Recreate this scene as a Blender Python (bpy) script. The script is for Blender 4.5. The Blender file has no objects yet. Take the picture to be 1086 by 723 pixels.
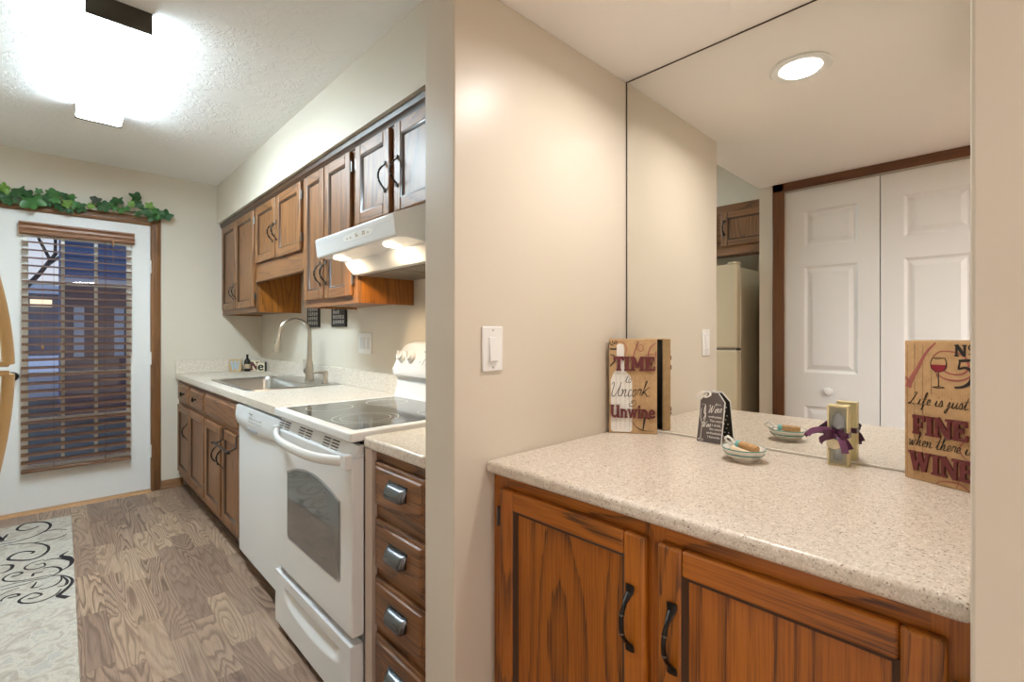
import bpy, bmesh, math, random
from mathutils import Vector, Matrix
random.seed(11)
S = bpy.context.scene
COL = S.collection
PI = math.pi

# ------------------------------------------------------------------ camera, world, exposure, lights
CAM_H, YAW, FPX = 1.2097, math.radians(46.2159), 506.95
cam_d = bpy.data.cameras.new('camera'); cam = bpy.data.objects.new('camera', cam_d); COL.objects.link(cam)
cam.location = (0, 0, CAM_H); cam.rotation_euler = (PI/2, 0, YAW - PI/2)
cam_d.sensor_width = 36; cam_d.lens = FPX*36/1086; cam_d.shift_y = -7.97/1086
cam_d.clip_start = 0.01; cam_d.clip_end = 200
S.camera = cam
S.view_settings.view_transform = 'Standard'; S.view_settings.look = 'None'
S.view_settings.gamma = 1; S.view_settings.use_curve_mapping = False
EXPOSURE = 0.0
S.view_settings.exposure = EXPOSURE
S.cycles.max_bounces = 10; S.cycles.diffuse_bounces = 5; S.cycles.glossy_bounces = 5
S.cycles.transparent_max_bounces = 16
S.cycles.use_denoising = True

FLUO_STRENGTH, FLUO_COL = 76.0, (0.74, 0.91, 1.0)
SPOT_W, SPOT_COL = 6.3, (1.0, 0.945, 0.91)
HOOD_W, HOOD_COL = 2.4, (1.0, 0.76, 0.48)
FILL_W, FILL_COL = 175.0, (0.93, 0.95, 1.0)  # strength and tint of the two added fill lamps
SKY_COL, SKY_STRENGTH = (0.55, 0.68, 1.0), 0.9

w = bpy.data.worlds.new('dusk_sky'); S.world = w; w.use_nodes = True
wn = w.node_tree.nodes; wl = w.node_tree.links
bg = wn['Background']
tc = wn.new('ShaderNodeTexCoord'); sep = wn.new('ShaderNodeSeparateXYZ'); rp = wn.new('ShaderNodeValToRGB')
wl.new(tc.outputs['Generated'], sep.inputs[0]); wl.new(sep.outputs['Z'], rp.inputs[0]); wl.new(rp.outputs[0], bg.inputs[0])
rp.color_ramp.elements[0].color = (0.93, 0.93, 1.0, 1); rp.color_ramp.elements[1].color = (*SKY_COL, 1)
rp.color_ramp.elements[0].position = 0.05; rp.color_ramp.elements[1].position = 0.6
bg.inputs[1].default_value = SKY_STRENGTH

OFF = {}

def area(name, loc, rot, size, power, color, disk=True, spread=PI, size_y=None, parent=None):
    d = bpy.data.lights.new(name, 'AREA'); d.shape = 'DISK' if disk else 'RECTANGLE'
    d.size = size
    if size_y: d.size_y = size_y
    d.energy = power; d.color = color; d.spread = spread
    o = bpy.data.objects.new(name, d); COL.objects.link(o); o.rotation_euler = rot
    if parent:
        o.parent = parent; o.location = Vector(loc) - Vector(OFF[parent.name])
    else: o.location = loc
    return o

# ------------------------------------------------------------------ mesh helpers
class MB:
    def __init__(s): s.bm = bmesh.new(); s.mi = 0
    def quad(s, vs, mi=None):
        v = [s.bm.verts.new(p) for p in vs]
        f = s.bm.faces.new(v); f.material_index = s.mi if mi is None else mi
        return f
    def box(s, x0, x1, y0, y1, z0, z1, mi=None):
        x0, x1 = sorted((x0, x1)); y0, y1 = sorted((y0, y1)); z0, z1 = sorted((z0, z1))
        v = [s.bm.verts.new(p) for p in ((x0,y0,z0),(x1,y0,z0),(x1,y1,z0),(x0,y1,z0),(x0,y0,z1),(x1,y0,z1),(x1,y1,z1),(x0,y1,z1))]
        for q in ((3,2,1,0),(4,5,6,7),(0,1,5,4),(1,2,6,5),(2,3,7,6),(3,0,4,7)):
            f = s.bm.faces.new([v[i] for i in q]); f.material_index = s.mi if mi is None else mi
        return s
    def prism(s, pts, plane, a0, a1, mi=None):
        m = s.mi if mi is None else mi
        def P(p, a):
            if plane == 'xy': return (p[0], p[1], a)
            if plane == 'xz': return (p[0], a, p[1])
            return (a, p[0], p[1])
        A = [s.bm.verts.new(P(p, a0)) for p in pts]; B = [s.bm.verts.new(P(p, a1)) for p in pts]
        n = len(pts); fs = []
        fs.append(s.bm.faces.new(A)); fs.append(s.bm.faces.new(B[::-1]))
        for i in range(n): fs.append(s.bm.faces.new((A[i], B[i], B[(i+1)%n], A[(i+1)%n])))
        for f in fs: f.material_index = m
        bmesh.ops.recalc_face_normals(s.bm, faces=fs)
        return s
    def rings(s, rings, closed=True, cap=True, mi=None):
        m = s.mi if mi is None else mi
        R = [[s.bm.verts.new(p) for p in r] for r in rings]; fs = []
        n = len(R[0])
        for a, b in zip(R, R[1:]):
            for i in range(n if closed else n-1):
                j = (i+1) % n
                try: fs.append(s.bm.faces.new((a[i], a[j], b[j], b[i])))
                except ValueError: pass
        if cap and closed:
            fs.append(s.bm.faces.new(R[0][::-1])); fs.append(s.bm.faces.new(R[-1]))
        for f in fs: f.material_index = m
        bmesh.ops.recalc_face_normals(s.bm, faces=fs)
        return s
    def tube(s, pts, r, n=10, mi=None, squash=None, cap=True):
        pts = [Vector(p) for p in pts]
        rr = r if isinstance(r, (list, tuple)) else [r]*len(pts)
        T = []
        for i in range(len(pts)):
            t = pts[min(i+1, len(pts)-1)] - pts[max(i-1, 0)]
            T.append(t.normalized())
        u = T[0].orthogonal().normalized() if squash is None else (Vector(squash) - Vector(squash).dot(T[0])*T[0]).normalized()
        out = []
        for i, p in enumerate(pts):
            u = (u - u.dot(T[i])*T[i]).normalized(); v = T[i].cross(u)
            ra, rb = rr[i] if isinstance(rr[i], (list, tuple)) else (rr[i], rr[i])
            out.append([p + u*ra*math.cos(2*PI*k/n) + v*rb*math.sin(2*PI*k/n) for k in range(n)])
        return s.rings(out, True, cap, mi)
    def cyl(s, p0, p1, r0, r1=None, n=20, mi=None):
        return s.tube([p0, p1], [r0, r0 if r1 is None else r1], n, mi)
    def lathe(s, prof, c, n=28, axis='z', mi=None, cap=True, sx=1, sy=1):
        c = Vector(c); out = []
        for r, h in prof:
            ring = []
            for k in range(n):
                a = 2*PI*k/n; p = (r*math.cos(a)*sx, r*math.sin(a)*sy, h)
                if axis == 'x': p = (p[2], p[0], p[1])
                if axis == '-x': p = (-p[2], p[0], p[1])
                if axis == '-y': p = (p[0], -p[2], p[1])
                ring.append(c + Vector(p))
            out.append(ring)
        return s.rings(out, True, cap, mi)
    def grid(s, fn, nu, nv, mi=None):
        return s.rings([[fn(i/nu, j/nv) for j in range(nv+1)] for i in range(nu+1)], False, False, mi)
    def stroke(s, pts, w, z0=0.0, z1=0.0006, mi=None, smooth=True, both=False):
        """a flat brush stroke of a printed or woven pattern, in local x, y; w: width or (w0, wmid, w1)"""
        P = [Vector((p[0], p[1])) for p in pts]
        if smooth and len(P) > 2: P = catmull(P, 5)
        n = len(P)
        L, R = [], []
        for i in range(n):
            t = P[min(i+1, n-1)] - P[max(i-1, 0)]
            if t.length < 1e-9: t = Vector((1, 0))
            t.normalize(); nn = Vector((-t.y, t.x)); f = i/(n-1)
            ww = w if not isinstance(w, tuple) else (w[0] + (w[1]-w[0])*f*2 if f < .5 else w[1] + (w[2]-w[1])*(f-.5)*2)
            L.append(P[i] + nn*ww/2); R.append(P[i] - nn*ww/2)
        rg = [[(L[i].x, L[i].y, z1), (R[i].x, R[i].y, z1), (R[i].x, R[i].y, z0), (L[i].x, L[i].y, z0)] for i in range(n)]
        return s.rings(rg, True, True, mi)
    def build(s, name, mats, parent=None, bevel=0, seg=2, smooth=35, local=False, subsurf=0):
        me = bpy.data.meshes.new(name)
        off = Vector((0, 0, 0)) if (parent is None or local) else Vector(OFF.get(parent.name, (0, 0, 0)))
        if off.length: bmesh.ops.translate(s.bm, verts=s.bm.verts, vec=-off)
        s.bm.to_mesh(me); s.bm.free()
        for m in (mats if isinstance(mats, (list, tuple)) else [mats]): me.materials.append(m)
        o = bpy.data.objects.new(name, me); COL.objects.link(o)
        if parent is not None: o.parent = parent
        OFF[o.name] = tuple(off)
        if bevel:
            b = o.modifiers.new('bevel', 'BEVEL'); b.width = bevel; b.segments = seg; b.limit_method = 'ANGLE'; b.angle_limit = math.radians(40)
            b.harden_normals = False
        if subsurf:
            b = o.modifiers.new('sub', 'SUBSURF'); b.levels = subsurf; b.render_levels = subsurf
        if smooth:
            for p in me.polygons: p.use_smooth = True
            me.set_sharp_from_angle(angle=math.radians(smooth))
        return o

def catmull(P, k):
    out = []
    n = len(P)
    for i in range(n-1):
        p0, p1, p2, p3 = P[max(i-1, 0)], P[i], P[i+1], P[min(i+2, n-1)]
        for j in range(k):
            t = j/k
            out.append(0.5*((2*p1) + (p2-p0)*t + (2*p0-5*p1+4*p2-p3)*t*t + (3*p1-p0-3*p2+p3)*t**3))
    out.append(P[-1])
    return out

def tag(o, label, cat, group=None, kind=None):
    o['label'] = label; o['category'] = cat
    if group: o['group'] = group
    if kind: o['kind'] = kind
    return o
def thing(name, loc, label, cat, group=None, rotz=0, kind=None):
    o = bpy.data.objects.new(name, None); COL.objects.link(o); o.empty_display_size = .05
    o.location = loc; o.rotation_euler = (0, 0, rotz); OFF[o.name] = tuple(loc)
    return tag(o, label, cat, group, kind)
def sub(parent, child):
    pass
def struct(mb, name, m, label, cat, **k):
    return tag(mb.build(name, m, **k), label, cat, None, 'structure')
def box(*a): return MB().box(*a)

# ------------------------------------------------------------------ materials
def base(name):
    m = bpy.data.materials.new(name); m.use_nodes = True
    nt = m.node_tree
    return m, nt, nt.nodes, nt.links, nt.nodes['Principled BSDF']
def mat(name, col, rough=.5, metal=0, spec=.5, coat=0, emis=0, ecol=None, alpha=1):
    m, nt, N, L, b = base(name)
    b.inputs['Base Color'].default_value = (*col, 1); b.inputs['Roughness'].default_value = rough
    b.inputs['Metallic'].default_value = metal; b.inputs['Specular IOR Level'].default_value = spec
    b.inputs['Coat Weight'].default_value = coat; b.inputs['Coat Roughness'].default_value = .1
    if emis:
        b.inputs['Emission Color'].default_value = (*(ecol or col), 1); b.inputs['Emission Strength'].default_value = emis
    return m
def nd(N, t, **k):
    n = N.new('ShaderNode'+t)
    for a, v in k.items(): setattr(n, a, v)
    return n
def math_(N, L, op, a, b=None, c=None):
    n = N.new('ShaderNodeMath'); n.operation = op
    for i, v in enumerate((a, b, c)):
        if v is None: continue
        if isinstance(v, (int, float)): n.inputs[i].default_value = v
        else: L.new(v, n.inputs[i])
    return n.outputs[0]
def noise(N, L, vec, scale, detail=2, rough=.5, dist=0):
    n = N.new('ShaderNodeTexNoise'); n.inputs['Scale'].default_value = scale; n.inputs['Detail'].default_value = detail
    n.inputs['Roughness'].default_value = rough; n.inputs['Distortion'].default_value = dist
    L.new(vec, n.inputs['Vector']); return n.outputs[0]
def ramp(N, L, fac, stops):
    r = N.new('ShaderNodeValToRGB'); e = r.color_ramp.elements
    e[0].position, e[0].color = stops[0][0], (*stops[0][1], 1); e[1].position, e[1].color = stops[-1][0], (*stops[-1][1], 1)
    for p, c in stops[1:-1]:
        x = e.new(p); x.color = (*c, 1)
    L.new(fac, r.inputs[0]); return r.outputs[0]
def mix(N, L, fac, a, b, mode='MIX'):
    n = N.new('ShaderNodeMix'); n.data_type = 'RGBA'; n.blend_type = mode
    for i, v in ((0, fac), (6, a), (7, b)):
        if isinstance(v, (int, float)): n.inputs[i].default_value = v
        elif isinstance(v, tuple): n.inputs[i].default_value = (*v, 1)
        else: L.new(v, n.inputs[i])
    return n.outputs[2]
def bump(N, L, b, h, strength, dist):
    n = N.new('ShaderNodeBump'); n.inputs['Strength'].default_value = strength; n.inputs['Distance'].default_value = dist
    L.new(h, n.inputs['Height']); L.new(n.outputs[0], b.inputs['Normal'])
def vmul(N, L, v, s):
    n = N.new('ShaderNodeVectorMath'); n.operation = 'MULTIPLY'; L.new(v, n.inputs[0]); n.inputs[1].default_value = s; return n.outputs[0]
def vadd(N, L, a, b):
    n = N.new('ShaderNodeVectorMath'); n.operation = 'ADD'; L.new(a, n.inputs[0]); L.new(b, n.inputs[1]); return n.outputs[0]

def oak(name, axis, light, mid, dark, rough=.44, rings=15, coat=.16, scale=5.0):
    m, nt, N, L, b = base(name)
    tc = nd(N, 'TexCoord'); oi = nd(N, 'ObjectInfo')
    cmb = nd(N, 'CombineXYZ')
    for i, k in enumerate((13.7, 7.9, 5.3)): L.new(math_(N, L, 'MULTIPLY', oi.outputs['Random'], k), cmb.inputs[i])
    p = vadd(N, L, tc.outputs['Object'], cmb.outputs[0])
    a = {'x': (.15, 1, 1), 'y': (1, .15, 1), 'z': (1, 1, .15)}[axis]
    fine = {'x': (.02, 1, 1), 'y': (1, .02, 1), 'z': (1, 1, .02)}[axis]
    n1 = noise(N, L, vmul(N, L, p, a), scale, .6, .4, .15)
    n2 = noise(N, L, vmul(N, L, p, fine), 150, 2, .5)
    v = math_(N, L, 'ADD', math_(N, L, 'MULTIPLY', n1, rings), math_(N, L, 'MULTIPLY', n2, .45))
    fr = math_(N, L, 'FRACT', v)
    n3 = noise(N, L, vmul(N, L, p, fine), 330, 2, .6)
    line = ramp(N, L, fr, [(0, (1, 1, 1)), (.07, (.85,)*3), (.26, (.30,)*3), (.50, (0, 0, 0)), (.955, (0, 0, 0)), (1, (1, 1, 1))])
    brk = ramp(N, L, n3, [(.38, (1, 1, 1)), (.62, (.45,)*3)])
    tone = mix(N, L, noise(N, L, vmul(N, L, p, a), 9, 2), mid, light)
    c = mix(N, L, math_(N, L, 'MULTIPLY', line, brk), tone, dark)
    pores = ramp(N, L, n3, [(.34, (.58, .52, .47)), (.55, (1, 1, 1))])
    c = mix(N, L, .75, c, pores, 'MULTIPLY')
    n4 = noise(N, L, vmul(N, L, p, a), 3.0, 2)
    c = mix(N, L, .55, c, ramp(N, L, n4, [(.3, (.78, .76, .74)), (.7, (1.12, 1.1, 1.08))]), 'MULTIPLY')
    L.new(c, b.inputs['Base Color']); b.inputs['Roughness'].default_value = rough
    b.inputs['Coat Weight'].default_value = coat; b.inputs['Coat Roughness'].default_value = .34
    bump(N, L, b, n3, .10, .0008)
    return m
OL, OM, OD = (.50, .160, .010), (.38, .110, .006), (.085, .028, .006)
KL, KM, KD = (.30, .132, .046), (.225, .094, .030), (.08, .033, .013)
M = {}
for ax in 'xyz': M['oak_'+ax] = oak('kitchen_brown_oak_'+ax, ax, KL, KM, KD); M['bar_'+ax] = oak('bar_orange_oak_'+ax, ax, OL, OM, OD)  # kitchen oak is browner and less saturated than the bar oak
WOOD = 'oak_'
M['oak_groove'] = mat('dark_oak_groove', (.055, .022, .008), .4, coat=.2)
M['oak_side'] = oak('orange_oak_side', 'z', (.42, .15, .02), (.33, .105, .012), (.15, .045, .007), .35)
for ax in 'xyz': M['trim_'+ax] = oak('casing_oak_'+ax, ax, (.17, .062, .018), (.125, .044, .013), (.07, .024, .008), .35, 4)
M['jamb'] = oak('oak_door_casing', 'z', (.27, .125, .045), (.22, .095, .033), (.14, .058, .02), .4, 4)
M['jamb_x'] = oak('oak_door_casing_across', 'x', (.27, .125, .045), (.22, .095, .033), (.14, .058, .02), .4, 4)
M['threshold'] = oak('threshold_oak', 'x', (.55, .30, .12), (.48, .25, .09), (.36, .18, .06), .35, 4)
M['slat'] = oak('blind_wood', 'x', (.235, .11, .055), (.20, .092, .045), (.15, .066, .032), .4, 4)

def paint(name, col, rough, sc, st, dist=.001, detail=3):
    m, nt, N, L, b = base(name)
    b.inputs['Base Color'].default_value = (*col, 1); b.inputs['Roughness'].default_value = rough; b.inputs['Specular IOR Level'].default_value = .38
    g = nd(N, 'NewGeometry'); n = noise(N, L, g.outputs['Position'], sc, detail, .55)
    bump(N, L, b, n, st, dist); return m
M['wall'] = paint('cream_wall_paint', (.66, .592, .492), .34, 220, .12, .0008)
M['ceiling_hall'] = paint('hall_ceiling_paint', (.90, .855, .81), .6, 130, .25, .001)
def stomp(name):
    m, nt, N, L, b = base(name)
    b.inputs['Base Color'].default_value = (.92, .915, .90, 1); b.inputs['Roughness'].default_value = .75
    g = nd(N, 'NewGeometry')
    n1 = noise(N, L, g.outputs['Position'], 22, 3, .6, 1.6)
    n2 = noise(N, L, g.outputs['Position'], 9, 1, .5, .6)
    h = math_(N, L, 'MULTIPLY', ramp(N, L, n1, [(.46, (0, 0, 0)), (.54, (1, 1, 1))]), ramp(N, L, n2, [(.40, (.1, .1, .1)), (.60, (1, 1, 1))]))
    bump(N, L, b, h, .38, .005); return m
M['ceiling'] = stomp('stomped_ceiling_texture')

def floor_mat():
    m, nt, N, L, b = base('laminate_oak_floor')
    g = nd(N, 'NewGeometry'); s = nd(N, 'SeparateXYZ'); L.new(g.outputs['Position'], s.inputs[0])
    W, LEN = .083, .46
    xr = math_(N, L, 'DIVIDE', s.outputs['X'], W); row = math_(N, L, 'FLOOR', xr)
    wn1 = nd(N, 'TexWhiteNoise', noise_dimensions='1D'); L.new(row, wn1.inputs['W'])
    yo = math_(N, L, 'ADD', math_(N, L, 'DIVIDE', s.outputs['Y'], LEN), math_(N, L, 'MULTIPLY', wn1.outputs['Value'], 7.0))
    cl = math_(N, L, 'FLOOR', yo)
    cv = nd(N, 'CombineXYZ'); L.new(row, cv.inputs[0]); L.new(cl, cv.inputs[1])
    wn2 = nd(N, 'TexWhiteNoise', noise_dimensions='3D'); L.new(cv.outputs[0], wn2.inputs['Vector'])
    sep2 = nd(N, 'SeparateColor'); L.new(wn2.outputs['Color'], sep2.inputs[0])
    o = nd(N, 'CombineXYZ')
    L.new(math_(N, L, 'MULTIPLY', sep2.outputs[0], 31), o.inputs[0]); L.new(math_(N, L, 'MULTIPLY', sep2.outputs[1], 17), o.inputs[1]); L.new(math_(N, L, 'MULTIPLY', sep2.outputs[2], 9), o.inputs[2])
    p = vadd(N, L, g.outputs['Position'], o.outputs[0])
    n1 = noise(N, L, vmul(N, L, p, (1, .11, 1)), 8.5, 1.6, .5, .35)
    n2 = noise(N, L, vmul(N, L, p, (1, .08, 1)), 60, 2)
    v = math_(N, L, 'ADD', math_(N, L, 'MULTIPLY', n1, 24), math_(N, L, 'MULTIPLY', n2, .7))
    grain = ramp(N, L, math_(N, L, 'FRACT', v), [(0, (.40, .355, .32)), (.14, (.50, .45, .41)), (.40, (.95, .95, .95)), (.82, (1.12, 1.12, 1.10)), (1, (.45, .40, .36))])
    tone = ramp(N, L, sep2.outputs[0], [(0, (.250, .158, .112)), (.35, (.30, .193, .136)), (.7, (.36, .238, .166)), (1, (.44, .300, .205))])
    c = mix(N, L, ramp(N, L, sep2.outputs[1], [(0, (.35,)*3), (1, (1,)*3)]), tone, grain, 'MULTIPLY')
    pores = ramp(N, L, noise(N, L, vmul(N, L, p, (1, .03, 1)), 300, 2), [(.35, (.72, .69, .66)), (.55, (1, 1, 1))])
    c = mix(N, L, .7, c, pores, 'MULTIPLY')
    fx = math_(N, L, 'FRACT', xr); fy = math_(N, L, 'FRACT', yo)
    ex = math_(N, L, 'MINIMUM', fx, math_(N, L, 'SUBTRACT', 1.0, fx)); ey = math_(N, L, 'MULTIPLY', math_(N, L, 'MINIMUM', fy, math_(N, L, 'SUBTRACT', 1.0, fy)), LEN/W)
    e = math_(N, L, 'MINIMUM', ex, ey)
    seam = ramp(N, L, e, [(0, (.55, .5, .46)), (.018, (1, 1, 1))])
    c = mix(N, L, .8, c, seam, 'MULTIPLY')
    L.new(c, b.inputs['Base Color']); b.inputs['Roughness'].default_value = .42
    return m
M['floor'] = floor_mat()

def counter_mat():
    m, nt, N, L, b = base('speckled_solid_surface')
    g = nd(N, 'NewGeometry')
    def vor(sc):
        v = N.new('ShaderNodeTexVoronoi'); v.inputs['Scale'].default_value = sc; L.new(g.outputs['Position'], v.inputs['Vector'])
        s = N.new('ShaderNodeSeparateColor'); L.new(v.outputs['Color'], s.inputs[0]); return s.outputs[0]
    c1 = ramp(N, L, vor(430), [(0, (.32, .25, .20)), (.03, (.42, .34, .28)), (.06, (.64, .56, .47)), (.5, (.71, .63, .535)), (.87, (.74, .665, .57)), (.92, (.80, .74, .66)), (1, (.84, .79, .71))])
    c2 = ramp(N, L, vor(260), [(0, (.58, .50, .44)), (.03, (.62, .54, .47)), (.06, (1, 1, 1)), (1, (1, 1, 1))])
    c = mix(N, L, .5, c1, c2, 'MULTIPLY')
    c = mix(N, L, .6, c, ramp(N, L, noise(N, L, g.outputs['Position'], 90, 2), [(.35, (.88, .86, .84)), (.65, (1.08, 1.08, 1.08))]), 'MULTIPLY')
    L.new(c, b.inputs['Base Color']); b.inputs['Roughness'].default_value = .26
    b.inputs['Specular IOR Level'].default_value = .5
    return m
M['counter'] = counter_mat()
M['white_app'] = mat('white_appliance_enamel', (.80, .80, .80), .22)
M['white_plastic'] = mat('white_plastic', (.82, .81, .79), .35)
M['white_door'] = mat('white_door_paint', (.80, .79, .77), .38)
M['closet_white'] = mat('closet_door_paint', (.74, .73, .71), .42)
M['grey_mark'] = mat('grey_print', (.30, .30, .31), .5)
M['tan_mark'] = mat('tan_print', (.45, .36, .26), .5)
M['black_glass'] = mat('black_ceramic_glass', (.012, .012, .013), .06, coat=.5)
M['burner'] = mat('burner_ring_print', (.62, .60, .55), .3)
M['burner_dark'] = mat('burner_field', (.03, .026, .023), .10)
M['oven_glass'] = mat('smoked_oven_glass', (.10, .10, .105), .05, coat=.6)
M['slot'] = mat('black_recess', (.012, .012, .012), .6)
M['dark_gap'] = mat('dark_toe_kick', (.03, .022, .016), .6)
M['steel'] = mat('brushed_stainless', (.55, .54, .52), .28, 1)
M['nickel'] = mat('brushed_nickel', (.48, .43, .36), .30, 1)
M['bronze'] = mat('oil_rubbed_bronze', (.020, .015, .012), .34, .6)
M['pewter'] = mat('antique_pewter', (.20, .19, .18), .30, 1)
M['gunmetal'] = mat('gunmetal_pull', (.16, .165, .175), .26, 1)
M['mirror'] = mat('mirror_silver', (.90, .91, .885), 0, 1)
M['mirror_edge'] = mat('dark_mirror_edge', (.06, .045, .03), .4)
M['caulk'] = mat('white_caulk', (.82, .78, .7), .5)
M['fridge'] = mat('almond_fridge_enamel', (.72, .62, .44), .28)
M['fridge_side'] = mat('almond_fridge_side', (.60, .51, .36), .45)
M['fridge_handle'] = mat('tan_fridge_handle', (.62, .42, .20), .35)
M['rubber'] = mat('dark_gasket', (.06, .05, .04), .6)
M['fixture_wood'] = mat('dark_bronze_end_cap', (.045, .036, .024), .5)
def emis(name, col, st):
    m, nt, N, L, b = base(name); N.remove(b)
    e = nd(N, 'Emission'); e.inputs[0].default_value = (*col, 1); e.inputs[1].default_value = st
    L.new(e.outputs[0], N['Material Output'].inputs[0]); return m
M['fluo'] = emis('lit_fluorescent_lens', FLUO_COL, FLUO_STRENGTH)
M['fluo_side'] = emis('lit_fluorescent_side_prisms', FLUO_COL, FLUO_STRENGTH*.36)
M['lens'] = emis('lit_downlight_lens', (1, .93, .82), 9)
M['hoodlens'] = emis('lit_hood_lens', (1, .90, .72), 5)
M['litwin'] = emis('lit_house_window', (1, .78, .52), 1.6)
def glass():
    m, nt, N, L, b = base('window_glass'); N.remove(b)
    t = nd(N, 'BsdfTransparent'); t.inputs[0].default_value = (.93, .96, .98, 1)
    gl = nd(N, 'BsdfGlossy'); gl.inputs['Roughness'].default_value = 0.0
    fr = nd(N, 'Fresnel'); fr.inputs[0].default_value = 1.5
    mx = nd(N, 'MixShader'); L.new(fr.outputs[0], mx.inputs[0]); L.new(t.outputs[0], mx.inputs[1]); L.new(gl.outputs[0], mx.inputs[2])
    L.new(mx.outputs[0], N['Material Output'].inputs[0]); return m
M['glass'] = glass()
M['leaf_dark'] = mat('ivy_leaf_dark', (.030, .105, .030), .45)
M['leaf_mid'] = mat('ivy_leaf_mid', (.060, .185, .045), .45)
M['leaf_lime'] = mat('ivy_leaf_lime', (.16, .30, .045), .45)
M['leaf_dusk'] = mat('ivy_leaf_purple', (.055, .075, .045), .5)
M['vine_stem'] = mat('brown_vine_stem', (.10, .06, .03), .6)
def burlap():
    m, nt, N, L, b = base('burlap_canvas')
    tc = nd(N, 'TexCoord')
    wv = nd(N, 'TexWave', wave_type='BANDS', bands_direction='X'); wv.inputs['Scale'].default_value = 130; L.new(tc.outputs['Object'], wv.inputs[0])
    wh = nd(N, 'TexWave', wave_type='BANDS', bands_direction='Y'); wh.inputs['Scale'].default_value = 130; L.new(tc.outputs['Object'], wh.inputs[0])
    n = noise(N, L, tc.outputs['Object'], 60, 3)
    a = math_(N, L, 'MULTIPLY', wv.outputs['Fac'], wh.outputs['Fac'])
    f = math_(N, L, 'ADD', math_(N, L, 'MULTIPLY', a, .5), math_(N, L, 'MULTIPLY', n, .6))
    L.new(ramp(N, L, f, [(.1, (.40, .25, .115)), (.8, (.66, .44, .235))]), b.inputs['Base Color'])
    b.inputs['Roughness'].default_value = .8; bump(N, L, b, a, .3, .0005); return m
M['burlap'] = burlap()
M['tan_side'] = mat('tan_sign_side', (.56, .38, .19), .7)
M['maroon'] = mat('maroon_wood_letter', (.135, .020, .022), .5)
M['black_ink'] = mat('black_ink', (.012, .010, .009), .6)
M['rose_ink'] = mat('faded_rose_ink', (.36, .115, .095), .7)
M['faint_ink'] = mat('faint_script_ink', (.22, .13, .07), .8)
M['white_ink'] = mat('chalk_white_ink', (.80, .78, .74), .7)
M['red_ink'] = mat('wine_red_ink', (.26, .012, .03), .5)
M['charcoal'] = mat('charcoal_grey_print', (.105, .088, .082), .6)
M['charcoal_dark'] = mat('dark_polka_print', (.03, .025, .024), .6)
M['ceramic'] = mat('white_glazed_ceramic', (.80, .77, .71), .2, coat=.3)
M['teal'] = mat('teal_glaze', (.10, .34, .31), .25)
M['cork'] = oak('cork_wood', 'x', (.58, .36, .16), (.50, .29, .12), (.36, .2, .08), .6, 3, 0)
M['cream_wood'] = mat('cream_handle', (.78, .64, .44), .4)
M['turq'] = mat('turquoise_collar', (.18, .48, .48), .35)
M['purple'] = mat('plum_satin_ribbon', (.090, .022, .062), .35)
M['purple_l'] = mat('violet_satin_ribbon', (.20, .07, .17), .35)
M['kraft'] = mat('pale_yellow_card', (.80, .68, .38), .5)
M['cream'] = mat('cream_card', (.80, .71, .5), .5)
M['box_window'] = mat('clear_box_window', (.62, .52, .40), .12)
M['silver'] = mat('satin_silver', (.50, .47, .44), .35, .9)
M['text_brown'] = mat('brown_print', (.20, .12, .05), .6)

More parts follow.
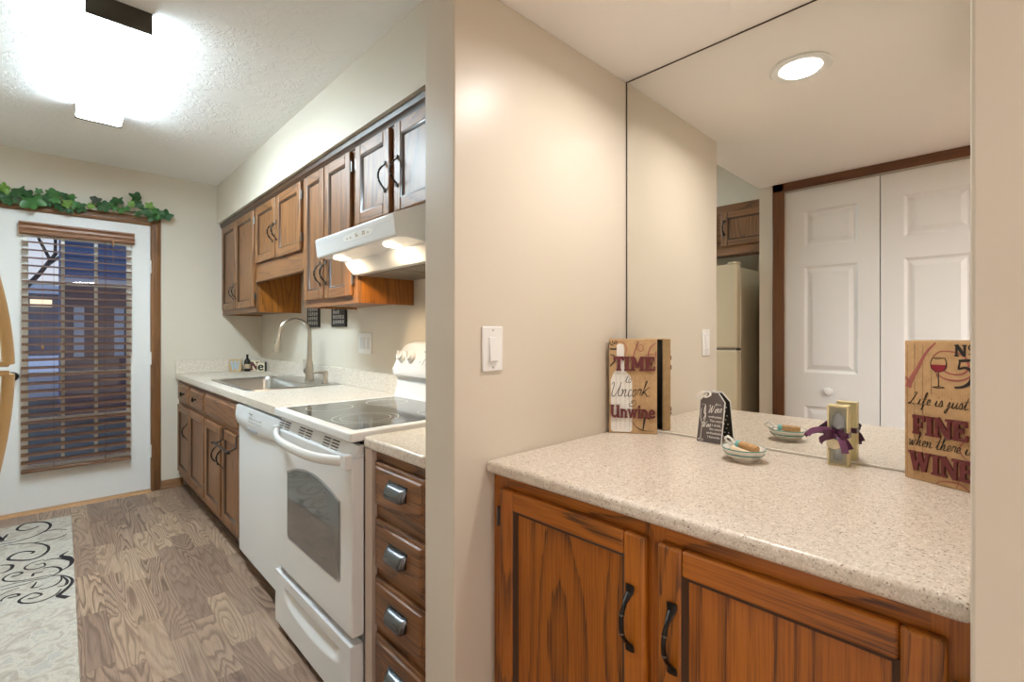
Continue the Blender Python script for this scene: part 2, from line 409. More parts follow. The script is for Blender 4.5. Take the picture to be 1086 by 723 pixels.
# ------------------------------------------------------------------ lettering
SERIF = {  # thick slab capitals on a unit height: list of strokes (x0,y0,x1,y1,width)
 'T': (.80, [(.40,0,.40,1,.27),(.02,.90,.78,.90,.20),(.08,.72,.08,.96,.14),(.72,.72,.72,.96,.14),(.20,.06,.60,.06,.12)]),
 'I': (.50, [(.25,0,.25,1,.27),(.03,.94,.47,.94,.12),(.03,.06,.47,.06,.12)]),
 'M': (1.10, [(.20,0,.20,1,.20),(.90,0,.90,1,.25),(.24,.97,.55,.22,.24),(.86,.97,.55,.22,.20),(.03,.06,.38,.06,.12),(.70,.06,1.08,.06,.12),(.03,.94,.30,.94,.12),(.80,.94,1.08,.94,.12)]),
 'E': (.80, [(.22,0,.22,1,.27),(.04,.92,.74,.92,.16),(.22,.51,.56,.51,.14),(.04,.08,.76,.08,.16),(.69,.70,.69,.96,.12),(.72,.04,.72,.32,.13),(.53,.38,.53,.64,.10)]),
 'F': (.76, [(.22,0,.22,1,.27),(.04,.92,.72,.92,.16),(.22,.49,.54,.49,.14),(.04,.06,.46,.06,.12),(.67,.68,.67,.96,.12),(.52,.34,.52,.64,.10)]),
 'N': (.98, [(.17,0,.17,1,.17),(.81,0,.81,1,.17),(.17,.97,.81,.03,.27),(.02,.06,.36,.06,.12),(.62,.94,.98,.94,.12),(.02,.94,.30,.94,.12)]),
 'W': (1.30, [(.20,.97,.44,.03,.24),(.44,.05,.64,.92,.17),(.64,.97,.90,.03,.24),(.90,.05,1.10,.97,.17),(.02,.94,.40,.94,.12),(.52,.94,.80,.94,.12),(.94,.94,1.26,.94,.12)]),
 'U': (.92, [(.18,.22,.18,1,.25),(.70,0,.70,1,.25),(.18,.24,.30,.09,.22),(.30,.09,.52,.09,.18),(.52,.09,.70,.24,.20),(.02,.94,.36,.94,.12),(.54,.94,.84,.94,.12),(.70,.06,.90,.06,.12)]),
 'n': (.70, [(.17,0,.17,.70,.20),(.53,0,.53,.52,.20),(.17,.54,.36,.64,.16),(.36,.64,.53,.48,.18),(.03,.05,.31,.05,.10),(.40,.05,.68,.05,.10),(.03,.65,.20,.65,.10)]),
 'w': (.92, [(.14,.69,.32,.02,.19),(.32,.04,.46,.62,.14),(.46,.69,.64,.02,.19),(.64,.04,.78,.69,.14),(.0,.65,.28,.65,.10),(.64,.65,.90,.65,.10)]),
 'i': (.36, [(.19,0,.19,.70,.20),(.03,.05,.35,.05,.10),(.03,.65,.20,.65,.10),(.19,.80,.19,.98,.20)]),
 'e': (.66, [(.10,.35,.20,.60,.18),(.20,.62,.44,.62,.16),(.44,.62,.56,.42,.17),(.10,.37,.58,.37,.12),(.10,.36,.18,.12,.18),(.18,.10,.44,.07,.17),(.44,.08,.60,.18,.14)]),
}
def serif_word(mb, word, x, y, hgt, width, z0, z1, mi=None, gap=.03):
    tot = sum(SERIF[c][0] for c in word) + gap*(len(word)-1)
    sx = width/tot; k = 0
    for c in word:
        adv, st = SERIF[c]
        for si, (a, b, c2, d, wd) in enumerate(st):
            dx, dy = (c2-a), (d-b); l = math.hypot(dx, dy); nx, ny = -dy/l*wd/2, dx/l*wd/2
            if dx == 0: nx, ny = wd/2, 0
            if dy == 0: nx, ny = 0, wd/2
            q = [(a+nx, b+ny), (a-nx, b-ny), (c2-nx, d-ny), (c2+nx, d+ny)]
            mb.prism([(x+(k+px)*sx, y+py*hgt) for px, py in q], 'xy', z0, z1 + si*2e-5, mi)
        k += adv + gap
SCRIPT = {  # connected hand lettering, x-height .5, ascender 1
 'L': (.62, [[(.30,.86),(.42,.98),(.46,.86),(.26,.40),(.10,.04),(.0,.06),(.12,.14),(.34,.03),(.60,.08)]]),
 'U': (.70, [[(.0,.80),(.10,.95),(.16,.80),(.08,.30),(.12,.05),(.28,.08),(.48,.50),(.60,.95)],[(.60,.95),(.50,.40),(.52,.06),(.70,.12)]]),
 'W': (.86, [[(.0,.80),(.12,.95),(.16,.70),(.12,.05),(.30,.40),(.44,.85),(.40,.30),(.44,.05),(.62,.40),(.74,.80),(.90,.98)]]),
 'i': (.24, [[(.0,.08),(.12,.46),(.08,.10),(.14,.02),(.26,.12)],[(.17,.66),(.18,.71)]]),
 'f': (.28, [[(.0,.06),(.16,.50),(.28,.88),(.26,.98),(.18,.80),(.06,-.22),(.0,-.34),(.10,-.10),(.28,.12)],[(.04,.46),(.28,.48)]]),
 'e': (.30, [[(.0,.10),(.20,.26),(.24,.42),(.14,.46),(.06,.24),(.10,.03),(.32,.12)]]),
 's': (.28, [[(.0,.06),(.16,.50),(.22,.22),(.14,.02),(.04,.08)],[(.18,.04),(.30,.12)]]),
 'j': (.26, [[(.0,.08),(.16,.48),(.08,-.10),(-.04,-.40),(-.10,-.26),(.08,.0),(.26,.12)],[(.20,.66),(.21,.71)]]),
 'u': (.40, [[(.0,.10),(.10,.46),(.06,.12),(.12,.02),(.26,.22),(.34,.48)],[(.34,.48),(.29,.12),(.34,.02),(.44,.12)]]),
 't': (.26, [[(.0,.10),(.14,.50),(.22,.86)],[(.22,.86),(.10,.14),(.14,.02),(.28,.12)],[(.0,.58),(.34,.62)]]),
 'w': (.48, [[(.0,.40),(.06,.46),(.06,.10),(.12,.02),(.24,.40),(.24,.10),(.30,.02),(.42,.46),(.50,.40)]]),
 'h': (.40, [[(.0,.08),(.20,.70),(.26,.98),(.18,.90),(.06,.0)],[(.06,.06),(.20,.42),(.28,.44),(.24,.10),(.30,.02),(.42,.12)]]),
 'n': (.40, [[(.0,.36),(.06,.46),(.02,.0)],[(.03,.10),(.18,.44),(.26,.42),(.22,.08),(.28,.02),(.42,.12)]]),
 'r': (.28, [[(.0,.10),(.10,.50),(.14,.44),(.26,.46),(.20,.12),(.30,.10)]]),
 'c': (.28, [[(.24,.40),(.16,.47),(.05,.28),(.06,.05),(.16,.02),(.30,.12)]]),
 'o': (.32, [[(.18,.46),(.06,.36),(.04,.08),(.14,.02),(.24,.20),(.18,.46),(.34,.40)]]),
 'k': (.52, [[(.0,.08),(.22,.74),(.28,.98),(.20,.90),(.06,.0)],[(.48,.62),(.34,.50),(.12,.26),(.26,.22),(.40,.02),(.56,.06)]]),
 '&': (.40, [[(.36,.60),(.20,.66),(.10,.54),(.24,.42)],[(.24,.42),(.06,.36),(.02,.14),(.16,.04),(.32,.20),(.40,.46)]]),
 ' ': (.22, []),
}
def script(mb, text, x, y, hgt, width, wd, z0, z1, mi=None, slope=0):
    tot = sum(SCRIPT[c][0] for c in text); sx = width/tot; k = 0
    for c in text:
        adv, st = SCRIPT[c]
        for s in st: mb.stroke([(x+(k+px)*sx + .12*py*hgt, y+py*hgt + slope*(k+px)*sx) for px, py in s], (wd*.6, wd*1.2, wd*.6), z0, z1, mi)
        k += adv
def squiggle(mb, x, y0, y1, amp, wd, z0, z1, mi, n=26, horiz=False):
    pts = []
    for i in range(n):
        t = i/(n-1); a = amp*math.sin(i*2.3)*random.uniform(.3, 1)
        p = (x+a, y0+(y1-y0)*t)
        pts.append((p[1], p[0]) if horiz else p)
    mb.stroke(pts, wd, z0, z1, mi, smooth=False)

def text_mesh(name, body, size, m, parent, loc, extrude=.0003, shear=0, align='LEFT', offset=0, rot=None):
    cu = bpy.data.curves.new(name, 'FONT'); cu.body = body; cu.size = size; cu.extrude = extrude; cu.shear = shear; cu.align_x = align; cu.offset = offset
    cu.resolution_u = 3
    t = bpy.data.objects.new(name+'_src', cu); COL.objects.link(t)
    bpy.context.view_layer.update()
    me = bpy.data.meshes.new_from_object(t.evaluated_get(bpy.context.evaluated_depsgraph_get()))
    bpy.data.objects.remove(t); me.name = name
    me.materials.clear(); me.materials.append(m)
    o = bpy.data.objects.new(name, me); COL.objects.link(o); o.parent = parent; o.location = loc
    if rot: o.rotation_euler = rot
    return o

# ================================================================== SETTING
XW, YD, YP, YPB, XCAP = 1.325, 4.574, .9276, 1.053, .696
XM, ZH, ZK = 1.4397, 2.084, 2.44
XCL, YN, YNB = -.205, .0295, -.095
XWM = XM + .008                                                  # wall behind the mirror
struct(box(-1.1, 4.2, -3.2, 4.70, -.05, 0), 'floor', M['floor'], 'multi tone oak plank floor running through kitchen and hall', 'floor', smooth=0)
struct(box(-1.0, 1.45, YPB, 4.70, ZK, ZK+.06), 'ceiling', M['ceiling'], 'white stomp textured ceiling over the kitchen', 'ceiling', smooth=0)
struct(box(-.32, 4.2, -3.2, YPB, ZH, ZK+.06), 'ceiling_hall', M['ceiling_hall'], 'lower cream ceiling over the hall and drinks counter', 'ceiling', smooth=0)
# back wall with a hole for the door
DX0, DX1, DZ = -.265, .537, 2.035
b = MB(); b.box(-1.0, DX0, YD, YD+.12, 0, ZK); b.box(DX1, XW+.12, YD, YD+.12, 0, ZK); b.box(DX0, DX1, YD, YD+.12, DZ, ZK)
struct(b, 'wall_back', M['wall'], 'cream kitchen wall around the glazed white door', 'wall', smooth=0)
struct(box(XW, XW+.10, YPB, YD, 0, ZK), 'wall_right', M['wall'], 'cream kitchen wall behind the sink and range', 'wall', smooth=0)
struct(box(.983, XW-.0005, YPB+.001, YD-.0005, 2.123, ZK), 'wall_soffit', M['wall'], 'cream soffit boxed in above the upper cabinets', 'soffit', smooth=0)
struct(box(XCAP, XWM+.1, YP, YPB, 0, ZH), 'wall_partition', M['wall'], 'cream partition wall with rocker switch between kitchen and drinks counter', 'wall', bevel=.004, smooth=0)
struct(box(XWM, XWM+.1, YNB, YP, 0, ZH), 'wall_mirror', M['wall'], 'cream wall behind the large mirror', 'wall', smooth=0)
struct(box(XCAP, XWM, YNB, YN, 0, ZH), 'wall_near', M['wall'], 'cream wall end nearest the camera beside the drinks counter', 'wall', bevel=.004, smooth=0)
# closet wall with its opening for the bifold doors
CY0, CY1 = .025, .913
b = MB(); b.box(-.32, XCL, CY1, YPB, 0, ZH); b.box(-.32, XCL, -3.2, CY0, 0, ZH); b.box(-.32, XCL, CY0, CY1, 2.035, ZH); b.box(-.32, -.29, CY0, CY1, 0, 2.035)
struct(b, 'wall_closet', M['wall'], 'cream hall wall around the white bifold closet door', 'wall', smooth=0)
struct(box(-1.0, -.32, 1.0, YPB, 0, ZK), 'wall_return', M['wall'], 'cream wall beside the refrigerator recess', 'wall', smooth=0)
struct(box(-1.0, -.92, YPB, YD, 0, ZK), 'wall_left', M['wall'], 'cream kitchen wall behind the refrigerator', 'wall', smooth=0)
struct(box(-.9195, -.575, YPB+.001, 2.4, 2.123, ZK), 'wall_soffit_left', M['wall'], 'cream soffit above the cabinet over the refrigerator', 'soffit', smooth=0)
struct(box(-.32, 4.2, -3.3, -3.2, 0, ZH), 'wall_dining_end', M['wall'], 'cream end wall of the room behind the hall', 'wall', smooth=0)
struct(box(4.2, 4.3, -3.3, YNB, 0, ZH), 'wall_dining_side', M['wall'], 'cream side wall of the room behind the hall', 'wall', smooth=0)
struct(box(XWM+.1, 4.3, YNB, 0, 0, ZH), 'wall_dining_front', M['wall'], 'cream wall closing the room beyond the mirror', 'wall', smooth=0)
# baseboard between casing and base cabinet
b = MB(); b.prism([(YD, 0), (YD-.02, 0), (YD-.02, .012), (YD-.014, .02), (YD-.014, .055), (YD-.008, .065), (YD, .065)], 'yz', .6015, .745)
struct(b, 'baseboard_back', M['jamb_x'], 'brown oak baseboard between the door casing and the sink cabinets', 'baseboard')
# kitchen door casing
def casing_profile(x0, x1, y, s=1):
    w = x1-x0
    return [(x0, y), (x0, y-.014), (x0+w*.12, y-.020), (x0+w*.34, y-.020), (x0+w*.40, y-.016), (x0+w*.62, y-.016), (x0+w*.70, y-.012), (x0+w*.95, y-.010), (x1, y-.006), (x1, y)]
b = MB()
b.prism(casing_profile(DX1, .600, YD), 'xy', 0, 2.098)
struct(b, 'trim_6', M['jamb'], 'brown oak upright casing on the hinge side of the kitchen door', 'door casing')
b = MB(); b.prism([(2*DX0+.0-x, y) for x, y in casing_profile(DX0, DX0+.063, YD)], 'xy', 0, 2.098)
struct(b, 'trim_1', M['jamb'], 'brown oak upright casing on the knob side of the kitchen door', 'door casing')
b = MB(); b.prism([(YD, 2.036), (YD-.014, 2.036), (YD-.020, 2.046), (YD-.020, 2.06), (YD-.016, 2.064), (YD-.014, 2.085), (YD-.008, 2.098), (YD, 2.098)], 'yz', DX0-.06, .5995)
struct(b, 'trim_2', M['jamb_x'], 'brown oak head casing above the kitchen door under the ivy', 'door casing')
b = MB(); b.prism([(YD+.03, .0), (YD-.045, 0), (YD-.04, .010), (YD-.01, .018), (YD+.03, .018)], 'yz', DX0, DX1)
struct(b, 'trim_3', M['threshold'], 'honey oak threshold strip under the kitchen door', 'threshold')
# closet casing
b = MB()
b.box(XCL, XCL+.018, CY1, CY1+.063, 0, 2.0835)
struct(b, 'trim_7', M['trim_z'], 'dark brown upright casing of the closet door nearest the refrigerator', 'door casing', bevel=.004)
b = MB(); b.box(XCL, XCL+.018, CY0-.063, CY0, 0, 2.0835)
struct(b, 'trim_4', M['trim_z'], 'dark brown upright casing of the closet door away from the refrigerator', 'door casing', bevel=.004)
struct(box(XCL, XCL+.018, CY0-.0625, CY1+.0625, 2.036, 2.0835), 'trim_5', M['trim_y'], 'dark brown head casing over the closet door', 'door casing', bevel=.004)

# kitchen door slab with glazing
d1 = thing('door_1', ((DX0+DX1)/2, YD+.02, .02), 'white exterior door with a nine row glazed lite behind a wood blind', 'door', kind='structure')
d1['label'] = 'white exterior door with a large glazed lite behind a wood blind'
GX0, GX1, GZ0, GZ1 = -.130, .396, .315, 1.865
b = MB(); x0, x1 = DX0+.003, DX1-.003
b.box(x0, GX0, YD-.004, YD+.04, .02, DZ-.003); b.box(GX1, x1, YD-.004, YD+.04, .02, DZ-.003)
b.box(GX0, GX1, YD-.004, YD+.04, .02, GZ0); b.box(GX0, GX1, YD-.004, YD+.04, GZ1, DZ-.003)
b.build('door_slab', M['white_door'], d1, smooth=0)
b = MB()
for a, c, e, g in ((GX0-.022, GX0+.006, GZ0-.022, GZ1+.022), (GX1-.006, GX1+.022, GZ0-.022, GZ1+.022), (GX0, GX1, GZ0-.022, GZ0+.006), (GX0, GX1, GZ1-.006, GZ1+.022)):
    b.box(a, c, YD-.012, YD+.0, e, g)
for i in (1, 2):
    x = GX0 + (GX1-GX0)*i/3; b.box(x-.010, x+.010, YD+.004, YD+.026, GZ0, GZ1)
for i in range(1, 5):
    z = GZ0 + (GZ1-GZ0)*i/5; b.box(GX0, GX1, YD+.005, YD+.025, z-.009, z+.009)
b.build('window_grille', M['white_door'], d1, bevel=.002, smooth=0)
MB().box(GX0, GX1, YD+.012, YD+.017, GZ0, GZ1).build('window_pane', M['glass'], d1, smooth=0)
kb = MB(); kb.lathe([(.0, 0), (.030, 0), (.030, .006), (.012, .012), (.011, .035), (.024, .042), (.029, .055), (.024, .066), (.008, .070), (0, .070)], (-.197, YD-.005, .925), axis='-y')
kb.build('door_knob', M['bronze'], d1)
for z in (.31, 1.02, 1.72):
    MB().box(DX1-.012, DX1+.003, YD-.014, YD-.003, z-.045, z+.045).cyl((DX1-.002, YD-.014, z-.048), (DX1-.002, YD-.014, z+.048), .006, n=10).build('hinge', M['white_plastic'], d1)

# bifold closet door: two leaves
def bifold(n, y0, y1, knob, label):
    d = thing(f'door_{n}', (XCL-.03, (y0+y1)/2, .012), label, 'closet door', kind='structure')
    xf = XCL-.012; b = MB()
    b.box(xf-.030, xf-.012, y0, y1, .012, 2.030)
    W = y1-y0; s = .094
    zs = [(.012+.20, .80), (.99, 1.59), (1.70, 1.908)]
    pz = [.012] + [v for p in zs for v in p] + [2.030]
    b.box(xf-.012, xf, y0, y0+s, .012, 2.030); b.box(xf-.012, xf, y1-s, y1, .012, 2.030)
    for i in range(0, len(pz), 2): b.box(xf-.012, xf, y0+s, y1-s, pz[i], pz[i+1])
    b.build('leaf_frame', M['closet_white'], d, smooth=0)
    for z0, z1 in zs:
        q = MB(); a0, a1 = y0+s, y1-s
        def ring(i, dx): return [(xf+dx, a0+i, z0+i), (xf+dx, a1-i, z0+i), (xf+dx, a1-i, z1-i), (xf+dx, a0+i, z1-i)]
        q.rings([ring(0, -.001), ring(.012, -.009), ring(.020, -.009), ring(.042, -.002), ring(.046, -.002)], True, False)
        q.quad(ring(.046, -.002)[::-1])
        q.build('raised_panel', M['closet_white'], d, smooth=0)
    if knob:
        q = MB(); q.lathe([(0, 0), (.010, 0), (.009, .012), (.019, .018), (.022, .028), (.016, .036), (0, .038)], (xf-.001, knob[0], knob[1]), axis='x')
        q.build('knob', M['white_plastic'], d)
bifold(2, .4705, .911, (.693, .89), 'white bifold leaf with a round white knob beside the brown casing')
bifold(3, .027, .4665, None, 'white bifold leaf without a knob, farther from the refrigerator')

# ================================================================== CABINETS
def handle(parent, x, s, y, z, L_=.127, stand=.03, m=None):
    """bow pull with flared flat ends, running up and down"""
    b = MB(); pts = []; rad = []
    n = 18
    for i in range(n+1):
        t = i/n; zz = z - L_/2 + L_*t
        a = abs(2*t-1)
        out = stand*max(0, (1 - (a/.80)**2.2)) if a < .80 else 0
        out = max(out, .0) + .004
        wd = .0045 if a < .55 else .0045 + .0055*min(1, (a-.55)/.3)
        th = .0042 if a < .6 else .0026
        pts.append((x + s*out, y, zz)); rad.append((wd, th))
    b.tube(pts, rad, 10, squash=(0, 1, 0))
    h = b.build('handle', m or M['bronze'], parent)
    for t in (.36, .64):
        r = MB(); r.cyl((x+s*(stand*.93+.003), y, z-L_/2+L_*t-.0015), (x+s*(stand*.93+.003), y, z-L_/2+L_*t+.0015), .0056, n=12)
        r.build('ring', M['pewter'], h)
    return h

def door(cab, x, s, y0, y1, z0, z1, hy=None, hz=None, hinge=None, fw=.052, th=.020, hl=.127, m=None, name='door'):
    """raised-frame oak door: stiles, rails, moulded inner edge; x is the back plane, s the way it faces"""
    OV, OH = M[WOOD+'z'], M[WOOD+'y']
    b = MB(); f = x + s*th
    b.box(x, f, y0, y0+fw, z0, z1, 0); b.box(x, f, y1-fw, y1, z0, z1, 0)
    b.box(x, f, y0+fw, y1-fw, z0, z0+fw, 1); b.box(x, f, y0+fw, y1-fw, z1-fw, z1, 1)
    d = b.build(name, [OV, OH], cab, bevel=.0055, seg=3, smooth=50)
    q = MB(); a0, a1, c0, c1 = y0+fw-.002, y1-fw+.002, z0+fw-.002, z1-fw+.002
    def ring(i, dx): return [(x+s*dx, a0+i, c0+i), (x+s*dx, a1-i, c0+i), (x+s*dx, a1-i, c1-i), (x+s*dx, a0+i, c1-i)]
    q.rings([ring(0, th-.002), ring(.006, th-.004), ring(.011, th-.012), ring(.013, th-.013)], True, False)
    q.build('moulding', M['oak_groove'], d, smooth=60)
    p = MB(); p.box(x+s*.002, x+s*(th-.012), y0+fw-.004, y1-fw+.004, z0+fw-.004, z1-fw+.004)
    p.build('panel', OV, d, smooth=0)
    if hy is not None: handle(d, f, s, hy, hz, hl)
    if hinge is not None:
        for zz in (z0+.075, z1-.075):
            h = MB(); h.box(x+s*.001, x+s*.014, hinge-.006, hinge+.006, zz-.022, zz+.022); h.cyl((x+s*.014, hinge, zz-.024), (x+s*.014, hinge, zz+.024), .004, n=8)
            h.build('hinge', M['pewter'], d)
    return d
def slab(cab, x, s, y0, y1, z0, z1, name='drawer', th=.020):
    """drawer front with a stepped and rounded edge"""
    b = MB(); bw = .016
    def r(i, dx): return [(x+s*dx, y0+i, z0+i), (x+s*dx, y1-i, z0+i), (x+s*dx, y1-i, z1-i), (x+s*dx, y0+i, z1-i)]
    b.rings([r(0, 0), r(0, .010), r(.004, .013), r(bw*.8, .014), r(bw, th-.001), r(bw+.004, th)], True, False)
    b.quad(r(bw+.004, th) if s > 0 else r(bw+.004, th)[::-1])
    return b.build(name, M['oak_y'], cab, smooth=30)
def knob(dr, x, s, y, z):
    b = MB(); ax = 'x' if s > 0 else '-x'
    b.lathe([(0, 0), (.007, 0), (.006, .012), (.016, .017), (.018, .022), (.013, .028), (0, .031)], (x, y, z), n=16, axis=ax)
    b.build('knob', M['bronze'], dr)
def cup(dr, x, s, y, z):
    b = MB(); W, H, D = .094, .040, .026
    def fn(u, v):
        yy = -W/2 + W*u; e = max(0, abs(2*u-1)-.75)/.25
        a = v*PI*.60
        return (x + s*(D*(1-.35*e*e))*math.sin(a)*1.0, y + yy*(1 if v < .9 else .98), z + H/2 - (H)*(1-math.cos(a))*.72)
    b.grid(fn, 16, 10)
    for e in (0, 1):
        ring = [fn(e, v/10) for v in range(11)] + [(x, y - W/2 + W*e, z + H/2 - H*(1-math.cos(PI*.6))*.72)]
        b.quad(ring)
    b.box(x, x+s*.003, y-W/2-.004, y+W/2+.004, z+H/2-.003, z+H/2+.005)
    o = b.build('cup_pull', M['gunmetal'], dr, smooth=50)
    so = o.modifiers.new('thick', 'SOLIDIFY'); so.thickness = .0018

FX = .7176      # base cabinet face plane
def base_cab(name, y0, y1, label):
    c = thing(name, (FX+.3, (y0+y1)/2, 0), label, 'cabinet', 'kitchen base cabinets')
    b = MB(); b.box(FX+.021, XW-.005, y0, y1, .095, .690 if y0 > 2 else .853)
    b.build('carcass', M['oak_z'], c, smooth=0)
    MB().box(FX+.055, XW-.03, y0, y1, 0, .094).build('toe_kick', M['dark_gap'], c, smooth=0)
    return c
def frame_face(c, y0, y1, z0, z1, xf, s, stiles, rails, sw=.04, th=.02):
    b = MB()
    for a, e in stiles: b.box(xf, xf-s*th, a, e, z0, z1, 0)
    for k in range(len(stiles)-1):
        for a, e in rails: b.box(xf, xf-s*th, stiles[k][1], stiles[k+1][0], a, e, 1)
    return b.build('face_frame', [M[WOOD+'z'], M[WOOD+'y']], c, smooth=0)
# corner base cabinet: two drawers over two doors
c = base_cab('base_cabinet', 3.602, YD-.004, 'oak base cabinet with two small knobbed drawers beside the door wall')
frame_face(c, 0, 0, .095, .853, FX, -1, [(3.602, 3.635), (4.06, 4.10), (4.50, YD-.004)], [(.095, .15), (.645, .70), (.815, .853)])
for y0, y1, ky in ((3.615, 4.062, 3.835), (4.097, 4.50, 4.25)):
    d = slab(c, FX, -1, y0, y1, .690, .825); knob(d, FX-.019, -1, ky, .760)
door(c, FX, -1, 3.63, 4.075, .140, .664, 3.63+.05, None)if 0 else None
door(c, FX, -1, 3.615, 4.07, .140, .664, hinge=3.608)
door(c, FX, -1, 4.085, 4.515, .140, .660, 4.12, .50)
# sink base
c = base_cab('sink_base_cabinet', 2.792, 3.600, 'oak sink base cabinet with a plain false front over two doors')
frame_face(c, 0, 0, .095, .853, FX, -1, [(2.792, 2.825), (3.15, 3.19), (3.565, 3.600)], [(.095, .15), (.645, .70), (.815, .853)])
slab(c, FX, -1, 2.803, 3.587, .692, .825, 'false_front')
door(c, FX, -1, 3.190, 3.587, .135, .664, 3.232, .50)
door(c, FX, -1, 2.800, 3.150, .135, .660, 3.115, .50)
# drawer base right of the range
c = base_cab('drawer_base_cabinet', 1.056, 1.386, 'oak four drawer cabinet with cup pulls between range and partition')
frame_face(c, 0, 0, .095, .853, FX, -1, [(1.056, 1.070), (1.334, 1.386)], [(.095, .14), (.30, .327), (.472, .502), (.648, .694), (.82, .853)])
for z0, z1 in ((.694, .822), (.502, .650), (.327, .474), (.14, .302)):
    d = slab(c, FX, -1, 1.066, 1.338, z0, z1); cup(d, FX-.019, -1, 1.192, (z0+z1)/2+.004)
MB().box(FX-.0176, FX-.0003, 1.348, 1.391, .0, .854).build('filler_strip', mat('beige_filler_panel', (.66, .56, .49), .45), c, smooth=0)

# uppers
UX = 1.022
def upper_cab(y0, y1, z0, z1, label, side_mat=None, sides=True, name='wall_cabinet'):
    c = thing(name, (UX+.15, (y0+y1)/2, z0), label, 'cabinet', 'upper cabinets under the soffit')
    b = MB()
    b.box(UX+.02, XW-.002, y0+.019, y1-.019, z0+.012, z1)
    b.build('carcass', M['oak_z'], c, smooth=0)
    for a, e in ((y0, y0+.018), (y1-.018, y1)):
        MB().box(UX+.02, XW-.002, a, e, z0, z1).build('side_panel', M['oak_side'], c, smooth=0)
    return c
ZT = 2.121
def cornice(c, y0, y1):
    b = MB(); b.prism([(UX, 2.070), (UX-.006, 2.072), (UX-.010, 2.088), (UX-.018, 2.096), (UX-.020, ZT), (UX, ZT)], 'xz', y0, y1)
    b.build('cornice', M['oak_groove'], c)
c = upper_cab(3.640, YD-.003, 1.360, ZT, 'oak upper cabinet with tall doors hung against the door wall')
frame_face(c, 0, 0, 1.36, ZT, UX, -1, [(3.640, 3.672), (4.09, 4.12), (4.50, YD-.003)], [(1.36, 1.41), (2.05, ZT)]); cornice(c, 3.640, YD-.003)
door(c, UX, -1, 3.661, 4.105, 1.395, 2.074, 4.075, 1.53, hinge=3.652)
door(c, UX, -1, 4.118, 4.515, 1.398, 2.074, 4.148, 1.53)
c = upper_cab(2.757, 3.638, 1.640, ZT, 'shallow oak upper cabinet with valance over the sink')
frame_face(c, 0, 0, 1.563, ZT, UX, -1, [(2.757, 2.79), (3.185, 3.205), (3.605, 3.638)], [(1.563, 1.70), (2.05, ZT)]); cornice(c, 2.757, 3.638)
b = MB(); b.box(UX-.010, UX-.0005, 2.757, 3.638, 1.563, 1.577); b.build('valance_bead', M['oak_y'], c, bevel=.003)
door(c, UX, -1, 3.208, 3.612, 1.690, 2.070, 3.236, 1.85)
door(c, UX, -1, 2.778, 3.186, 1.682, 2.070, 3.158, 1.85, hinge=2.770)
c = upper_cab(2.104, 2.755, 1.353, ZT, 'oak upper cabinet with tall doors hung left of the range hood')
c['label'] = 'oak upper cabinet with tall doors between the sink valance and range hood'
frame_face(c, 0, 0, 1.353, ZT, UX, -1, [(2.104, 2.15), (2.435, 2.465), (2.715, 2.755)], [(1.353, 1.40), (2.05, ZT)]); cornice(c, 2.104, 2.755)
door(c, UX, -1, 2.455, 2.722, 1.390, 2.068, 2.487, 1.52)
door(c, UX, -1, 2.148, 2.442, 1.387, 2.068, 2.412, 1.52, hinge=2.139)
c = upper_cab(1.380, 2.102, 1.697, ZT, 'short oak upper cabinet directly above the white range hood')
frame_face(c, 0, 0, 1.697, ZT, UX, -1, [(1.380, 1.44), (1.745, 1.785), (2.075, 2.102)], [(1.697, 1.72), (2.05, ZT)]); cornice(c, 1.380, 2.102)
door(c, UX, -1, 1.782, 2.092, 1.707, 2.067, 1.812, 1.865, hinge=2.098)
door(c, UX, -1, 1.430, 1.744, 1.705, 2.065, 1.714, 1.865)
# cabinet over the refrigerator (seen in the mirror)
LX = -.590
c = thing('wall_cabinet', (LX-.15, 1.6, 1.78), 'oak cabinet above the refrigerator seen in the mirror', 'cabinet')
MB().box(-.918, LX-.001, YPB+.003, 2.4, 1.80, ZT).build('carcass', M['oak_z'], c, smooth=0)
MB().box(LX, LX+.018, YPB+.003, 2.4, 1.765, 1.835).box(LX, LX+.018, YPB+.003, 2.4, 2.06, ZT).box(LX, LX+.018, YPB+.003, 1.08, 1.835, 2.06).box(LX, LX+.018, 1.42, 1.48, 1.835, 2.06).box(LX, LX+.018, 1.80, 2.4, 1.835, 2.06).build('face_frame', M['oak_y'], c, smooth=0)
door(c, LX+.018, 1, 1.075, 1.428, 1.825, 2.068, 1.405, 1.955, fw=.045, hl=.11)
door(c, LX+.018, 1, 1.47, 1.823, 1.825, 2.068, 1.495, 1.955, fw=.045, hl=.11)

# bar cabinet
WOOD = 'bar_'
BX = .825
c = thing('bar_cabinet', (BX+.3, .48, 0), 'orange brown oak cabinet with two doors under the drinks counter', 'cabinet')
MB().box(BX+.02, XWM-.005, YN+.002, YP-.002, .095, .855).build('carcass', M['oak_z'], c, smooth=0)
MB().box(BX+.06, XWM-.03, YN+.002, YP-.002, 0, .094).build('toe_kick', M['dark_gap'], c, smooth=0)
frame_face(c, 0, 0, .095, .855, BX, -1, [(YN+.002, .072), (.444, .490), (.872, YP-.002)], [(.095, .14), (.80, .855)])
door(c, BX, -1, .479, .886, .11, .823, .508, .662, fw=.047, hinge=.897)
door(c, BX, -1, .055, .4525, .11, .823, .421, .662, fw=.047, hinge=.044)

